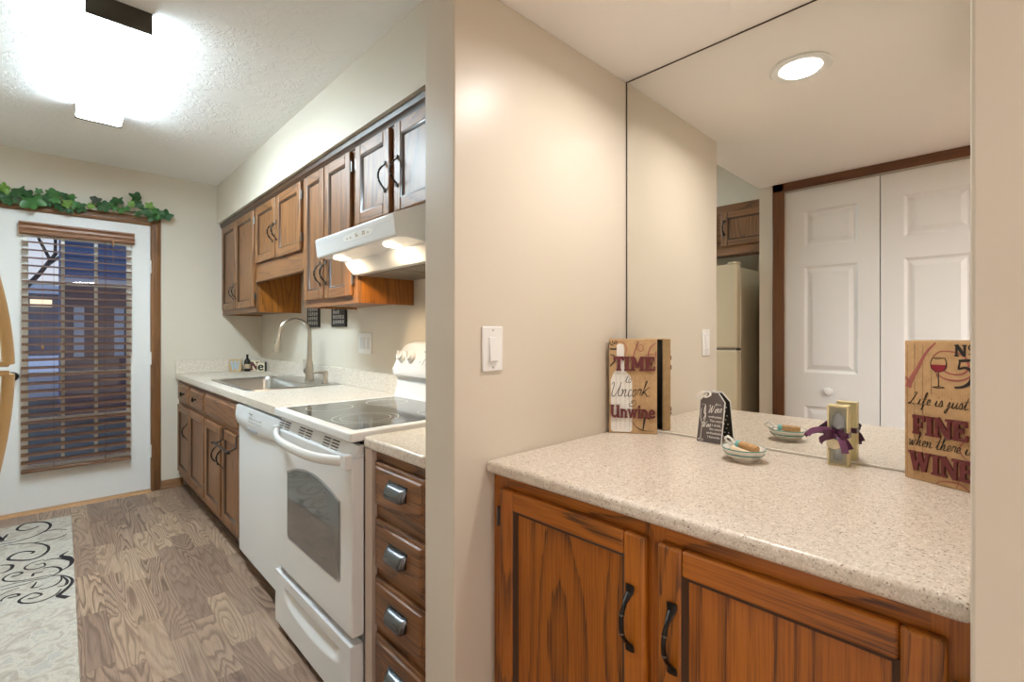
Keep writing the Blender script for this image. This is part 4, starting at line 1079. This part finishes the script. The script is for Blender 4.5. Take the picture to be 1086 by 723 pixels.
RS = [([(295,128),(270,140),(205,160),(140,160),(135,145),(180,115),(260,100),(340,97),(385,115),(375,145),(330,175),(250,210),(150,240),(60,260),(5,268)],(14,20,7)),
 ([(330,175),(400,158),(455,152),(510,155)],(10,11,7)), ([(265,255),(350,240),(430,222),(480,205),(510,188)],(7,13,6)),
 ([(5,290),(60,275),(150,265),(250,258),(320,265),(370,285),(365,320),(310,360),(220,388),(110,390),(65,385),(75,365),(130,335),(200,322),(260,325),(235,340)],(6,20,16)),
 ([(5,245),(40,210),(60,190)],(18,18,8)), ([(5,252),(60,240),(120,225)],(8,8,4)),
 ([(525,320),(490,340),(470,358),(520,368),(550,392),(535,430),(470,470)],(6,34,8)), ([(335,395),(400,380),(470,376),(540,388)],(6,14,24)),
 ([(265,427),(300,422),(335,412),(345,430),(300,450),(230,462),(190,455),(200,435),(260,405),(340,385)],(7,12,8)),
 ([(5,430),(60,425),(95,430),(85,455),(40,480),(5,490)],(10,20,10)),
 ([(90,515),(120,510),(170,490),(150,482),(80,495),(25,530),(40,550),(130,550),(230,535),(330,515),(400,500)],(14,12,6)),
 ([(330,450),(400,440),(455,448),(465,470),(420,500),(350,525)],(10,16,6)), ([(250,512),(262,490),(330,480)],(14,14,6)),
 ([(5,595),(100,570),(200,550),(330,530),(400,510),(470,506),(535,522),(555,550),(530,590),(470,640),(450,662),(520,675)],(6,10,30)),
 ([(480,515),(515,545),(500,580),(440,595)],(8,16,6)), ([(470,510),(470,540),(430,575),(350,605),(300,610)],(8,12,6)),
 ([(240,602),(262,580),(280,555)],(14,12,6)), ([(240,602),(290,595),(330,580)],(10,8,4)), ([(5,620),(120,590),(200,570),(260,550)],(6,8,6)),
 ([(60,680),(90,675),(145,660),(130,648),(60,665),(15,690),(10,705)],(14,14,8)),
 ([(215,685),(260,680),(320,652),(260,642),(190,670),(145,700),(170,718),(260,715),(350,690),(430,650),(470,610)],(10,14,8)), ([(5,660),(60,630),(150,600)],(6,8,6))]
b = MB()
def fl(u, vv, Z):
    a = (u-543)/FPX; dx = _m.cos(YAW)+a*_m.sin(YAW); dy = _m.sin(YAW)-a*_m.cos(YAW); tt = (Z-CAM_H)/(-(vv-353.53)/FPX)
    return (dx*tt, dy*tt)
for pts, wd in RS:
    G = [fl(x/7.23, 540+yy/7.23, .0092) for x, yy in pts]
    k = .00078
    b.stroke(G, tuple(q*k for q in wd), .0085, .0097)
    b.stroke([(-.435-gx, gy) for gx, gy in G], tuple(q*k for q in wd), .0085, .0097)
b.build('scroll_pattern', mat('black_rug_scrolls', (.030, .027, .028), .95, spec=.1), pile, smooth=0)

# ================================================================== SWITCHES, PLAQUES
sw = thing('light_switch', (.816, YP, 1.17), 'white single rocker light switch on the partition wall', 'light switch')
b = MB(); b.prism([(-.035, -.058), (.035, -.058), (.035, .058), (-.035, .058)], 'xy', 0, .006)
o = b.build('cover_plate', M['white_plastic'], sw, bevel=.003, seg=2, local=True)
b = MB(); b.prism([(-.0165, -.033), (.0165, -.033), (.0165, .033), (-.0165, .033)], 'xy', .006, .0075); b.build('rocker_frame', M['white_app'], sw, local=True, smooth=0)
b = MB(); b.rings([[(-.0145, -.031, .007), (.0145, -.031, .007), (.0145, .031, .007), (-.0145, .031, .007)], [(-.0140, -.030, .0135), (.0140, -.030, .0135), (.0140, .030, .0085), (-.0140, .030, .0085)]]); b.build('rocker', M['white_plastic'], sw, local=True, smooth=0)
b = MB()
for zz in (-.048, .048): b.tube([(0, zz, .0055), (0, zz, .0068)], .0028, 10)
b.build('screw', M['silver'], sw, local=True)
sw.rotation_euler = (PI/2, 0, 0)
sw = thing('light_switch', (XW, 2.627, 1.152), 'white triple switch plate on the kitchen wall beside the range', 'light switch')
b = MB(); b.box(-.006, 0, -.080, .080, -.062, .062); b.build('cover_plate', M['white_plastic'], sw, bevel=.002, local=True)
for i in (-1, 0, 1):
    b = MB(); b.box(-.009, -.005, i*.046-.016, i*.046+.016, -.033, .033); b.build('rocker', M['white_app'], sw, bevel=.0015, local=True)
def plaque(y, label):
    p = thing('wall_plaque', (XW, y, 1.36), label, 'plaque', 'dark plaques under the upper cabinet')
    MB().box(-.014, 0, -.103, .103, -.108, .108).build('board', mat('dark_plaque_board', (.022, .018, .016), .5), p, bevel=.002, local=True)
    b = MB()
    for i in range(6):
        z = .078-.031*i
        for j in range(5):
            y0 = .080-.034*j
            if random.random() < .12: continue
            b.box(-.0150, -.0138, y0-.026, y0-.022, z-.010, z+.012); b.box(-.0150, -.0138, y0-.012, y0-.008, z-.010, z+.012)
            zz = z + random.choice((-.009, .001, .010)); b.box(-.0151, -.0138, y0-.026, y0-.008, zz-.002, zz+.002)
    b.build('lettering', M['white_ink'], p, smooth=0, local=True)
plaque(3.392, 'dark lettered plaque behind the faucet arch, nearer the door')
plaque(2.975, 'dark lettered plaque between faucet and triple switch plate')

# ================================================================== W i N e LETTER BLOCKS
Yb = 4.47
wb = thing('letter_block', (1.09, Yb, CZ), 'tan block with a pale blue letter W on the kitchen counter', 'letter block', 'letter blocks spelling wine')
b = MB(); b.box(-.045, .045, 0, .03, .0005, .103); b.build('block', M['tan_side'], wb, local=True, bevel=.002)
b = MB(); serif_word(b, 'W', -.040, .012, .078, .080, 0, .002); bmesh.ops.rotate(b.bm, verts=b.bm.verts, cent=(0, 0, 0), matrix=Matrix.Rotation(PI/2, 3, 'X')); bmesh.ops.translate(b.bm, verts=b.bm.verts, vec=(0, 0, .0))
b.build('letter', mat('pale_blue_letter', (.36, .45, .52), .6), wb, local=True, smooth=0)
wb.rotation_euler = (0, 0, math.radians(-14))
bo = thing('wine_bottle', (1.178, Yb-.015, CZ), 'small dark wine bottle standing as the letter I between blocks', 'bottle', None)
b = MB(); b.lathe([(0, .0005), (.022, .0005), (.024, .004), (.024, .082), (.020, .096), (.009, .110), (.0085, .132), (.010, .133), (.010, .142), (0, .142)], (0, 0, 0), n=22); b.build('glass_body', mat('dark_bottle_glass', (.012, .010, .010), .12), bo, local=True)
b = MB(); b.lathe([(.0243, .024), (.0244, .062)], (0, 0, 0), n=22, cap=False); b.build('paper_label', mat('tan_paper_label', (.45, .34, .22), .7), bo, local=True)
nb = thing('letter_block', (1.232, Yb-.02, CZ), 'white block with a dark red letter N beside the small bottle', 'letter block', 'letter blocks spelling wine')
b = MB(); b.box(-.036, .036, 0, .03, .0005, .088); b.build('block', M['cream'], nb, local=True, bevel=.002)
b = MB(); serif_word(b, 'N', -.032, .010, .068, .064, 0, .003); bmesh.ops.rotate(b.bm, verts=b.bm.verts, cent=(0, 0, 0), matrix=Matrix.Rotation(PI/2, 3, 'X'))
b.build('letter', M['maroon'], nb, local=True, smooth=0); nb.rotation_euler = (0, 0, math.radians(-22))
eb = thing('letter_block', (1.258, Yb-.100, CZ), 'cream block with a black letter e nearest the faucet', 'letter block', 'letter blocks spelling wine')
b = MB(); b.box(-.030, .030, 0, .03, .0005, .070); b.build('block', M['cream'], eb, local=True, bevel=.002)
b = MB(); b.box(.030, .034, -.001, .031, .0005, .078); b.build('dark_edge', M['charcoal_dark'], eb, local=True)
b = MB(); serif_word(b, 'e', -.026, .008, .070, .052, 0, .003); bmesh.ops.rotate(b.bm, verts=b.bm.verts, cent=(0, 0, 0), matrix=Matrix.Rotation(PI/2, 3, 'X'))
b.build('letter', M['black_ink'], eb, local=True, smooth=0); eb.rotation_euler = (0, 0, math.radians(-34))

# ================================================================== SIGNS ON THE DRINKS COUNTER
def place(o, origin, xd, yd):
    xd = Vector(xd).normalized(); yd = Vector(yd); yd = (yd - yd.dot(xd)*xd).normalized(); zd = xd.cross(yd)
    m = Matrix.Identity(4)
    for i, a in enumerate((xd, yd, zd)):
        for j in range(3): m[j][i] = a[j]
    m.translation = Vector(origin); o.matrix_world = m
def sign_board(t, W, H, D):
    b = MB(); b.box(0, W, 0, H, -D, 0); b.build('board', M['burlap'], t, bevel=.0018, local=True)
    b = MB(); b.box(.004, W-.004, .004, H-.004, -D-.003, -D); b.build('backing', M['slot'], t, local=True, smooth=0)
tm = thing('box_sign', (0, 0, 0), 'tan wine sign reading TIME to Uncork and Unwine in the mirror corner', 'sign')
W, H = .151, .305; sign_board(tm, W, H, .028)
b = MB()   # white bottle
P = [(.006, .010), (.012, .004), (.066, .004), (.073, .010), (.073, .170), (.066, .186), (.050, .205), (.048, .215), (.048, .270), (.0465, .286), (.040, .289), (.029, .289), (.0245, .284), (.024, .270), (.024, .215), (.022, .205), (.012, .190), (.005, .170)]
b.prism(P, 'xy', .0002, .0006); b.build('bottle_print', M['white_ink'], tm, local=True, smooth=0)
b = MB()
for i, x in enumerate((.022, .036, .051, .064, .083, .098, .113, .128)): squiggle(b, x, .012 if x < .07 else .03, .185, .0012, .0005, .0006, .0008, 0, 46)
b.build('faint_script', M['faint_ink'], tm, local=True, smooth=0)
b = MB()
b.stroke([(.052, .215), (.075, .248), (.083, .270), (.095, .296)], (.002, .004, .002), .0002, .0007)
b.stroke([(.092, .298), (.086, .282), (.092, .268), (.104, .266), (.108, .278), (.100, .287), (.093, .280), (.098, .272)], (.002, .0026, .001), .0002, .0007)
b.stroke([(.148, .292), (.132, .280), (.124, .258), (.128, .240), (.148, .226)], (.0028, .004, .002), .0002, .0007)
b.stroke([(.112, .252), (.130, .256), (.146, .256), (.147, .264), (.147, .246)], (.001, .003, .003), .0002, .0007)
b.stroke([(.018, .292), (.040, .296), (.054, .280), (.054, .262), (.046, .252), (.038, .256)], (.001, .003, .001), .0002, .0005)
b.build('swirl_print', M['rose_ink'], tm, local=True, smooth=0)
b = MB()   # rotated number mark
b.stroke([(.004, .216), (.020, .236)], .004, .0002, .0007); b.stroke([(.003, .254), (.014, .251), (.021, .240), (.018, .232)], (.002, .004, .002), .0002, .0007)
b.stroke([(.003, .272), (.024, .272)], .005, .0002, .0007); b.stroke([(.004, .297), (.003, .289), (.014, .284)], .003, .0002, .0007)
b.stroke([(.012, .300), (.011, .292), (.018, .290)], .0025, .0002, .0007); b.stroke([(.020, .297), (.017, .293), (.021, .289), (.026, .293), (.023, .298), (.020, .297)], .0022, .0002, .0007)
b.build('number_print', M['black_ink'], tm, local=True, smooth=0); b = MB()
script(b, 'to', .050, .163, .030, .022, .0016, .0006, .0010)
b.build('script_word', M['black_ink'], tm, local=True, smooth=0); b = MB()
script(b, 'Uncork', .004, .117, .050, .122, .0022, .0006, .0010, slope=.02)
b.build('script_word', M['black_ink'], tm, local=True, smooth=0); b = MB()
script(b, '&', .062, .086, .030, .024, .0018, .0006, .0010)
b.build('script_word', M['black_ink'], tm, local=True, smooth=0); b = MB()
b.stroke([(.094, .052), (.118, .051), (.128, .049)], .005, .0006, .0010); b.stroke([(.112, .050), (.107, .012)], (.006, .006, .004), .0006, .0010)
b.stroke([(.072, .040), (.085, .022), (.106, .010)], (.001, .0022, .0016), .0006, .0010); b.stroke([(.106, .010), (.140, .009)], (.002, .001, .001), .0006, .0010)
b.build('corkscrew_print', M['black_ink'], tm, local=True, smooth=0)
b = MB(); serif_word(b, 'TIME', .014, .202, .046, .131, .001, .006, gap=-.02); b.build('raised_word', M['maroon'], tm, local=True, smooth=0); b = MB(); serif_word(b, 'Unwine', .004, .050, .041, .142, .001, .006, gap=-.03)
b.build('raised_word', M['maroon'], tm, local=True, smooth=0)
place(tm, (1.3075, .9065, BZ+.0006), (.088, -.123, 0), (.0, 0, 1))

fs = thing('box_sign', (0, 0, 0), 'tan wine sign reading Life is just FINE when there is WINE', 'sign')
W, H = .140, .307; sign_board(fs, W, H, .028)
b = MB()
for i, x in enumerate((.006, .020, .036)): squiggle(b, x, .006, .298, .0014, .0006, .0002, .0005, 0, 60)
squiggle(b, .052, .19, .25, .001, .0005, .0002, .0005, 0, 14)
b.build('faint_script', M['faint_ink'], fs, local=True, smooth=0)
b = MB()
b.stroke([(.0075, .203), (.014, .222), (.026, .246), (.042, .280), (.060, .303)], (.012, .007, .003), .0002, .0006)
b.stroke([(.003, .226), (.008, .216), (.012, .206)], (.003, .006, .002), .0002, .0006)
b.build('swirl_print', M['rose_ink'], fs, local=True, smooth=0); b = MB()
b.stroke([(.0548, .273), (.066, .283), (.0784, .2852), (.0965, .283), (.1098, .2757), (.1165, .262), (.1162, .2495), (.108, .240), (.0966, .2373), (.084, .239), (.0738, .2437)], (.002, .004, .003), .0002, .0006)
b.stroke([(.058, .243), (.0644, .2347), (.077, .227), (.0921, .2248), (.107, .227), (.1184, .2338), (.126, .246)], (.0015, .004, .003), .0002, .0006)
b.build('swirl_print', M['rose_ink'], fs, local=True, smooth=0); b = MB()
b.stroke([(.0608, .0008), (.068, .008), (.0784, .011), (.092, .0125), (.1032, .0120), (.113, .007), (.1194, .0012)], (.0015, .003, .002), .0002, .0006)
b.stroke([(.125, .118), (.113, .104), (.1032, .090), (.104, .078), (.1119, .0673), (.125, .06)], (.001, .0022, .001), .0002, .0006)
b.stroke([(.096, .001), (.100, .012), (.098, .024), (.090, .03)], (.001, .002, .001), .0002, .0006)
b.build('swirl_print', M['rose_ink'], fs, local=True, smooth=0)
b = MB()   # wine glass
gp = [(.0545, .270), (.0512, .2605), (.0522, .250), (.057, .2435), (.0655, .2405), (.074, .2435), (.0785, .250), (.0796, .2605), (.0765, .271)]
b.stroke(gp, .0012, .0002, .0008); b.stroke([(.0545, .270), (.0655, .2715), (.0765, .271), (.0655, .2690), (.0545, .270)], .0008, .0002, .0008)
b.stroke([(.0655, .2405), (.0655, .209)], .0014, .0002, .0008, smooth=False); b.stroke([(.0548, .2075), (.0655, .2095), (.0761, .2082), (.0655, .2062), (.0548, .2075)], .0012, .0002, .0008)
b.stroke([(.062, .235), (.0640, .228)], .0008, .0002, .0008, smooth=False)
b.build('glass_outline', M['black_ink'], fs, local=True, smooth=0); b = MB()
serif_word(b, 'N', .0935, .2755, .024, .021, .0002, .0010)
b.stroke([(.1215, .2995), (.1180, .296), (.1190, .290), (.1235, .289), (.126, .294), (.1235, .2992), (.1215, .2995)], .002, .0002, .0010); b.stroke([(.1175, .2805), (.1265, .2805)], .0016, .0002, .001)
b.stroke([(.101, .266), (.128, .269)], .0056, .0002, .0010); b.stroke([(.1035, .267), (.1005, .249)], .0030, .0002, .0010)
b.stroke([(.1005, .249), (.112, .2525), (.1215, .247), (.1245, .236), (.119, .222), (.107, .213), (.094, .2105)], (.003, .008, .0035), .0002, .0010)
b.build('number_print', M['black_ink'], fs, local=True, smooth=0); b = MB()
script(b, 'Life is just', .008, .166, .0285, .108, .0013, .0002, .0010)
b.build('script_line', M['black_ink'], fs, local=True, smooth=0); b = MB()
script(b, 'when there is', .0085, .0745, .0285, .117, .0014, .0002, .0010)
b.build('script_line', M['black_ink'], fs, local=True, smooth=0)
b = MB(); b.prism([(.0518, .2555), (.0522, .250), (.057, .2435), (.0655, .2405), (.074, .2435), (.0785, .250), (.0790, .2560)], 'xy', .0002, .0006); b.build('wine_print', M['red_ink'], fs, local=True, smooth=0)
b = MB(); serif_word(b, 'FINE', .0175, .1015, .0415, .1010, .001, .006, gap=-.02); b.build('raised_word', M['maroon'], fs, local=True, smooth=0); b = MB(); serif_word(b, 'WINE', .0105, .0200, .0430, .1190, .001, .006, gap=-.02)
b.build('raised_word', M['maroon'], fs, local=True, smooth=0)
place(fs, (1.387, .166, BZ+.0006), (-.05, -.111, 0), (0, 0, 1))

tg = thing('tag_sign', (0, 0, 0), 'small charcoal wine joke tag with white ribbon leaning on the mirror', 'sign')
out = [(0, 0), (.0735, 0), (.0735, .123), (.052, .150), (.022, .150), (0, .123)]
b = MB(); b.prism(out, 'xy', -.006, 0); b.build('board', M['white_plastic'], tg, local=True, smooth=0)
ins = [(.0012, .0012), (.0723, .0012), (.0723, .1226), (.0514, .1488), (.0226, .1488), (.0012, .1226)]
b = MB(); b.prism(ins, 'xy', .0, .0006); b.build('front_print', M['charcoal'], tg, local=True, smooth=0)
b = MB(); b.prism(ins, 'xy', -.0068, -.006); b.build('back_print', M['charcoal_dark'], tg, local=True, smooth=0)
b = MB()
for i in range(6):
    for j in range(9):
        x, y = .010+.0115*i+(.005 if j % 2 else 0), .010+.0135*j
        if x < .066: b.tube([(x, y, -.0067), (x, y, -.0072)], .0022, 8)
b.build('polka_dots', M['white_ink'], tg, local=True)
b = MB()   # wine glass outline
b.stroke([(.005, .112), (.019, .112)], .0006, .0006, .001); b.stroke([(.006, .100), (.006, .075), (.010, .060), (.0135, .056), (.017, .060), (.021, .075), (.019, .106)], (.0008, .0016, .0008), .0006, .001)
b.stroke([(.018, .110), (.016, .090), (.020, .080), (.014, .066)], (.002, .003, .001), .0006, .001); b.stroke([(.0125, .056), (.0115, .010)], .0012, .0006, .001, smooth=False)
b.stroke([(.004, .008), (.012, .011), (.020, .007), (.012, .005), (.004, .008)], .0012, .0006, .001)
script(b, 'Wine', .027, .086, .027, .040, .0012, .0006, .0011, slope=.15); script(b, 'Wine', .013, .043, .019, .026, .0010, .0006, .0011, slope=.15)
b.build('glass_and_script', M['white_ink'], tg, local=True, smooth=0)
for body, x, y, sz in (("I'm a", .048, .112, .008), ('enthusiast.', .030, .0745, .0095), ('The more', .034, .0625, .0095), ('I drink,', .042, .0500, .0095), ('the more', .036, .0385, .0095), ('enthusiastic', .028, .0270, .0095), ('I become.', .032, .0155, .0095)):
    text_mesh('white_text', body, sz, M['white_ink'], tg, (x, y, .0008), .0002)
b = MB(); rnd = random.Random(3)
P = [(.030, .140, .001)]
for i in range(26):
    t = i/25; P.append((.030-.036*t+.006*math.sin(t*17), .141+.006*math.cos(t*14)-.012*t, .004+.004*math.sin(t*11)))
b.tube(P, .0022, 7)
b.tube([(.030, .138, .001), (.026, .150, .004), (.012, .150, .006), (-.002, .142, .006), (-.008, .130, .003), (-.003, .124, .004)], .003, 7)
b.build('ribbon_loop', M['white_ink'], tg, local=True)
place(tg, (1.391, .6525, BZ+.001), (0, -1, 0), (.034, 0, .15))

# bowl with two handled spreaders
bw = thing('dip_bowl', (1.268, .470, BZ), 'small white bowl with teal bands on the drinks counter', 'bowl')
b = MB(); prof = [(0, .0006), (.026, .0006), (.027, .003), (.032, .006), (.044, .018), (.0505, .031), (.0510, .0335), (.0495, .0335), (.042, .021), (.030, .0105), (0, .009)]
b.lathe(prof, (0, 0, 0), n=40, cap=False); b.build('bowl_body', M['ceramic'], bw, local=True)
b = MB(); b.lathe([(.0487, .0320), (.0505, .0340), (.0518, .0338), (.0512, .0315)], (0, 0, 0), n=40, cap=False); b.lathe([(.0452, .0180), (.0478, .0212)], (0, 0, 0), n=40, cap=False); b.lathe([(.0425, .0220), (.0395, .0185)], (0, 0, 0), n=40, cap=False)
b.build('teal_band', M['teal'], bw, local=True)
def wpos(x, y, z): return (1.268+x, .470+y, BZ+z)
ck = thing('cheese_spreader', wpos(0, 0, .02), 'cork handled spreader with turquoise collar lying in the teal banded bowl', 'spreader', 'spreaders in the bowl')
A = Vector(wpos(-.004, -.034, .034)); Bq = Vector(wpos(.010, .012, .0370)); dv = (Bq-A).normalized()
b = MB(); b.tube([A, A+dv*.003, A+dv*.04, Bq], [.0085, .0100, .0098, .0090], 18); b.build('cork_handle', M['cork'], ck)
b = MB(); b.tube([Bq, Bq+dv*.002, Bq+dv*.010, Bq+dv*.012], [.0082, .0092, .0090, .006], 16); b.build('collar', M['turq'], ck)
b = MB(); q = Bq+dv*.012; b.tube([q, q+dv*.008], [.004, .004], 10)
for s_ in (-1, 1):
    b.tube([q+dv*.008, q+dv*.015+Vector((0, 0, .007*s_)), q+dv*.026+Vector((0, 0, .008*s_+.004)), q+dv*.036+Vector((0, 0, .005))], [.0032, .0034, .0034, .003], 8)
b.build('looped_cord', M['white_ink'], ck)
cr = thing('cheese_spreader', wpos(0, 0, .02), 'plain cream tapered spreader handle lying in front in the bowl', 'spreader', 'spreaders in the bowl')
A = Vector(wpos(-.030, .022, .0325)); Bq = Vector(wpos(-.020, -.022, .0245))
b = MB(); b.tube([A, A.lerp(Bq, .05), A.lerp(Bq, .5), Bq], [.006, .0085, .0065, .004], 16); b.build('cream_handle', M['cream_wood'], cr)

# gift box with ribbon
gb = thing('gift_box', (1.385, .293, BZ), 'narrow pale yellow favor box tied with a plum ribbon bow', 'gift box')
b = MB(); x0, x1, y0, y1 = 1.3815, 1.410, .271, .314; z1 = 1.0335
ya, yb = y0+.0035, y1-.0035
for a in ((x0, x1, y0, ya, BZ+.0005, z1), (x0, x1, yb, y1, BZ+.0005, z1), (x0, x1, ya, yb, BZ+.0005, BZ+.004), (x0, x1, ya, yb, z1-.004, z1), (x1-.002, x1, ya, yb, BZ+.004, z1-.004)): b.box(*a)
b.build('box_frame', M['kraft'], gb, smooth=0)
MB().box(x0+.0045, x1-.0024, y0+.0040, y1-.0040, BZ+.0046, z1-.0046).build('box_insert', M['cream'], gb, smooth=0)
MB().box(x0+.0008, x0+.0014, y0+.0040, y1-.0040, BZ+.0046, z1-.0046).build('box_window', M['glass'], gb, smooth=0)
b = MB(); b.lathe([(0, 0), (.010, .002), (.011, .03), (.006, .046), (.005, .060), (.012, .066), (.014, .085), (.012, .108), (.004, .118), (0, .119)], (x0+.0035, (y0+y1)/2, BZ+.012), n=18, sx=.14, sy=1); b.build('bottle_stopper', M['silver'], gb)
zb = .962
b = MB(); b.box(x0-.0012, x1+.0012, y0-.0012, y1+.0012, zb-.006, zb+.007); band = b.build('ribbon_band', M['purple'], gb, smooth=0)
def rib(b, P, w, mi=0, tw=(0, 0, 1)):
    rg = []
    P = [Vector(p) for p in P]; C = catmull(P, 5)
    for i, p in enumerate(C):
        t = (C[min(i+1, len(C)-1)]-C[max(i-1, 0)]).normalized(); u = Vector(tw); u = (u-u.dot(t)*t).normalized(); n = t.cross(u)*.0005
        rg.append([p+u*w/2+n, p-u*w/2+n, p-u*w/2-n, p+u*w/2-n])
    b.rings(rg, True, True, mi)
xc, yc = x0-.004, .294
b = MB()
rib(b, [(xc, yc, zb), (xc-.006, yc+.018, zb+.012), (xc-.012, yc+.045, zb+.008), (xc-.010, yc+.060, zb-.006)], .013, 1)
rib(b, [(xc, yc, zb), (xc-.010, yc+.012, zb-.004), (xc-.016, yc+.026, zb-.010), (xc-.014, yc+.030, zb-.022)], .014, 0)
rib(b, [(xc, yc, zb), (xc-.016, yc+.008, zb+.008), (xc-.018, yc+.022, zb+.004), (xc-.004, yc+.012, zb-.002)], .014, 0)
rib(b, [(xc, yc, zb), (xc-.014, yc-.010, zb+.010), (xc-.020, yc-.020, zb+.002), (xc-.004, yc-.008, zb-.002)], .014, 0)
rib(b, [(xc, yc, zb), (xc-.010, yc-.010, zb-.004), (xc-.012, yc-.018, zb-.025), (xc-.010, yc-.020, zb-.040)], .015, 1, (0, 1, 0))
rib(b, [(xc, yc, zb), (xc-.004, yc-.020, zb-.012), (xc-.002, yc-.030, zb-.030)], .012, 0, (0, 1, .3))
rib(b, [(xc, yc, zb), (xc-.004, yc+.035, zb+.006), (xc-.004, yc+.060, zb-.004), (xc-.002, yc+.066, zb-.012)], .010, 0)
b.lathe([(0, -.006), (.006, -.004), (.0075, 0), (.006, .004), (0, .006)], (xc-.006, yc, zb), n=12)
b.build('bow', [M['purple'], M['purple_l']], gb, smooth=50)
b = MB(); b.lathe([(0, .0), (.0145, .0), (.0145, .0008), (0, .0008)], (x0-.0080, .2995, zb-.022), n=28, axis='-x', sx=1.1, sy=.82); b.build('oval_tag', M['cream'], gb, smooth=0)

# ================================================================== OUTDOORS BEYOND THE DOOR GLASS
struct(box(-14, 14, 4.72, 14, -.35, -.15), 'ground_yard', mat('dusk_lawn', (.06, .075, .075), .9), 'dark dusk yard just outside the kitchen door', 'ground', smooth=0)
struct(box(-20, 20, 14, 60, -.35, .35), 'ground_snow', mat('dusk_snow', (.62, .68, .80), .8), 'snow covered ground farther out beyond the yard', 'ground', smooth=0)
nh = thing('neighbour_house', (1.0, 13, -.15), 'dark blue sided house across the yard seen through the blind', 'house')
b = MB(); HX = .07
for i in range(14): b.prism([(10.0-.02, 2.0+.2*i), (10.0, 2.0+.2*i+.19), (10.0, 2.0+.2*i+.2), (10.02, 2.0+.2*i+.2), (10.02, 2.0+.2*i)], 'yz', HX, 6)
b.box(HX, 6, 10.02, 13.5, -.15, 4.8)
b.build('siding_wall', mat('slate_blue_siding', (.05, .10, .24), .7), nh, smooth=0)
b = MB(); b.prism([(HX-.15, 4.8), (6.4, 4.8), (3.0, 6.6)], 'xz', 9.8, 13.7); b.build('roof', mat('dark_shingles', (.05, .045, .05), .8), nh, smooth=0)
b = MB(); b.box(HX, 6, 9.95, 10.01, -.15, 1.97); b.build('brick_base', mat('dusky_brick', (.085, .062, .085), .8), nh, smooth=0)
b = MB(); b.box(HX-.02, 6, 9.93, 9.99, 1.97, 2.06); b.build('band_board', mat('pale_band_board', (.40, .42, .48), .7), nh, smooth=0)
for x0 in (.22, .70):
    MB().box(x0, x0+.12, 9.93, 9.949, .85, 1.62).build('window_pane', mat('dim_pane', (.30, .36, .46), .3), nh, smooth=0)
nb2 = thing('distant_house', (-2.0, 28, .35), 'small far house with one lit window beyond the tree', 'house')
MB().box(-4.6, .9, 26, 30, .35, 2.75).build('wall', mat('far_house_wall', (.10, .11, .15), .8), nb2, smooth=0)
b = MB(); b.prism([(-5.0, 2.75), (1.3, 2.75), (-1.6, 3.5)], 'xz', 25.7, 30.3); b.build('roof', mat('snowy_roof', (.5, .55, .62), .8), nb2, smooth=0)
MB().box(-.66, -.05, 25.9, 25.98, 2.25, 2.52).build('lit_window', M['litwin'], nb2, smooth=0)
tr = thing('bare_tree', (-1.0, 18.5, .35), 'bare dark tree standing before the pale evening sky', 'tree')
b = MB(); rnd = random.Random(5)
def branch(p, d, ln, rad, lev):
    q = p + d*ln; mid = p.lerp(q, .5) + Vector((rnd.uniform(-1, 1), rnd.uniform(-1, 1), rnd.uniform(-.5, 1)))*ln*.07
    b.tube([p, mid, q], [rad, rad*.85, rad*.68], 5)
    if lev == 0: return
    for _ in range(3):
        nd_ = (d + Vector((rnd.uniform(-.9, .9), rnd.uniform(-.5, .5), rnd.uniform(-.35, .5)))).normalized()
        branch(mid.lerp(q, rnd.uniform(.2, 1)), nd_, ln*rnd.uniform(.55, .8), rad*.6, lev-1)
branch(Vector((-1.0, 18.5, .35)), Vector((.08, 0, 1)), 2.6, .12, 5)
b.build('trunk_and_branches', mat('dark_bark', (.05, .045, .05), .9), tr)
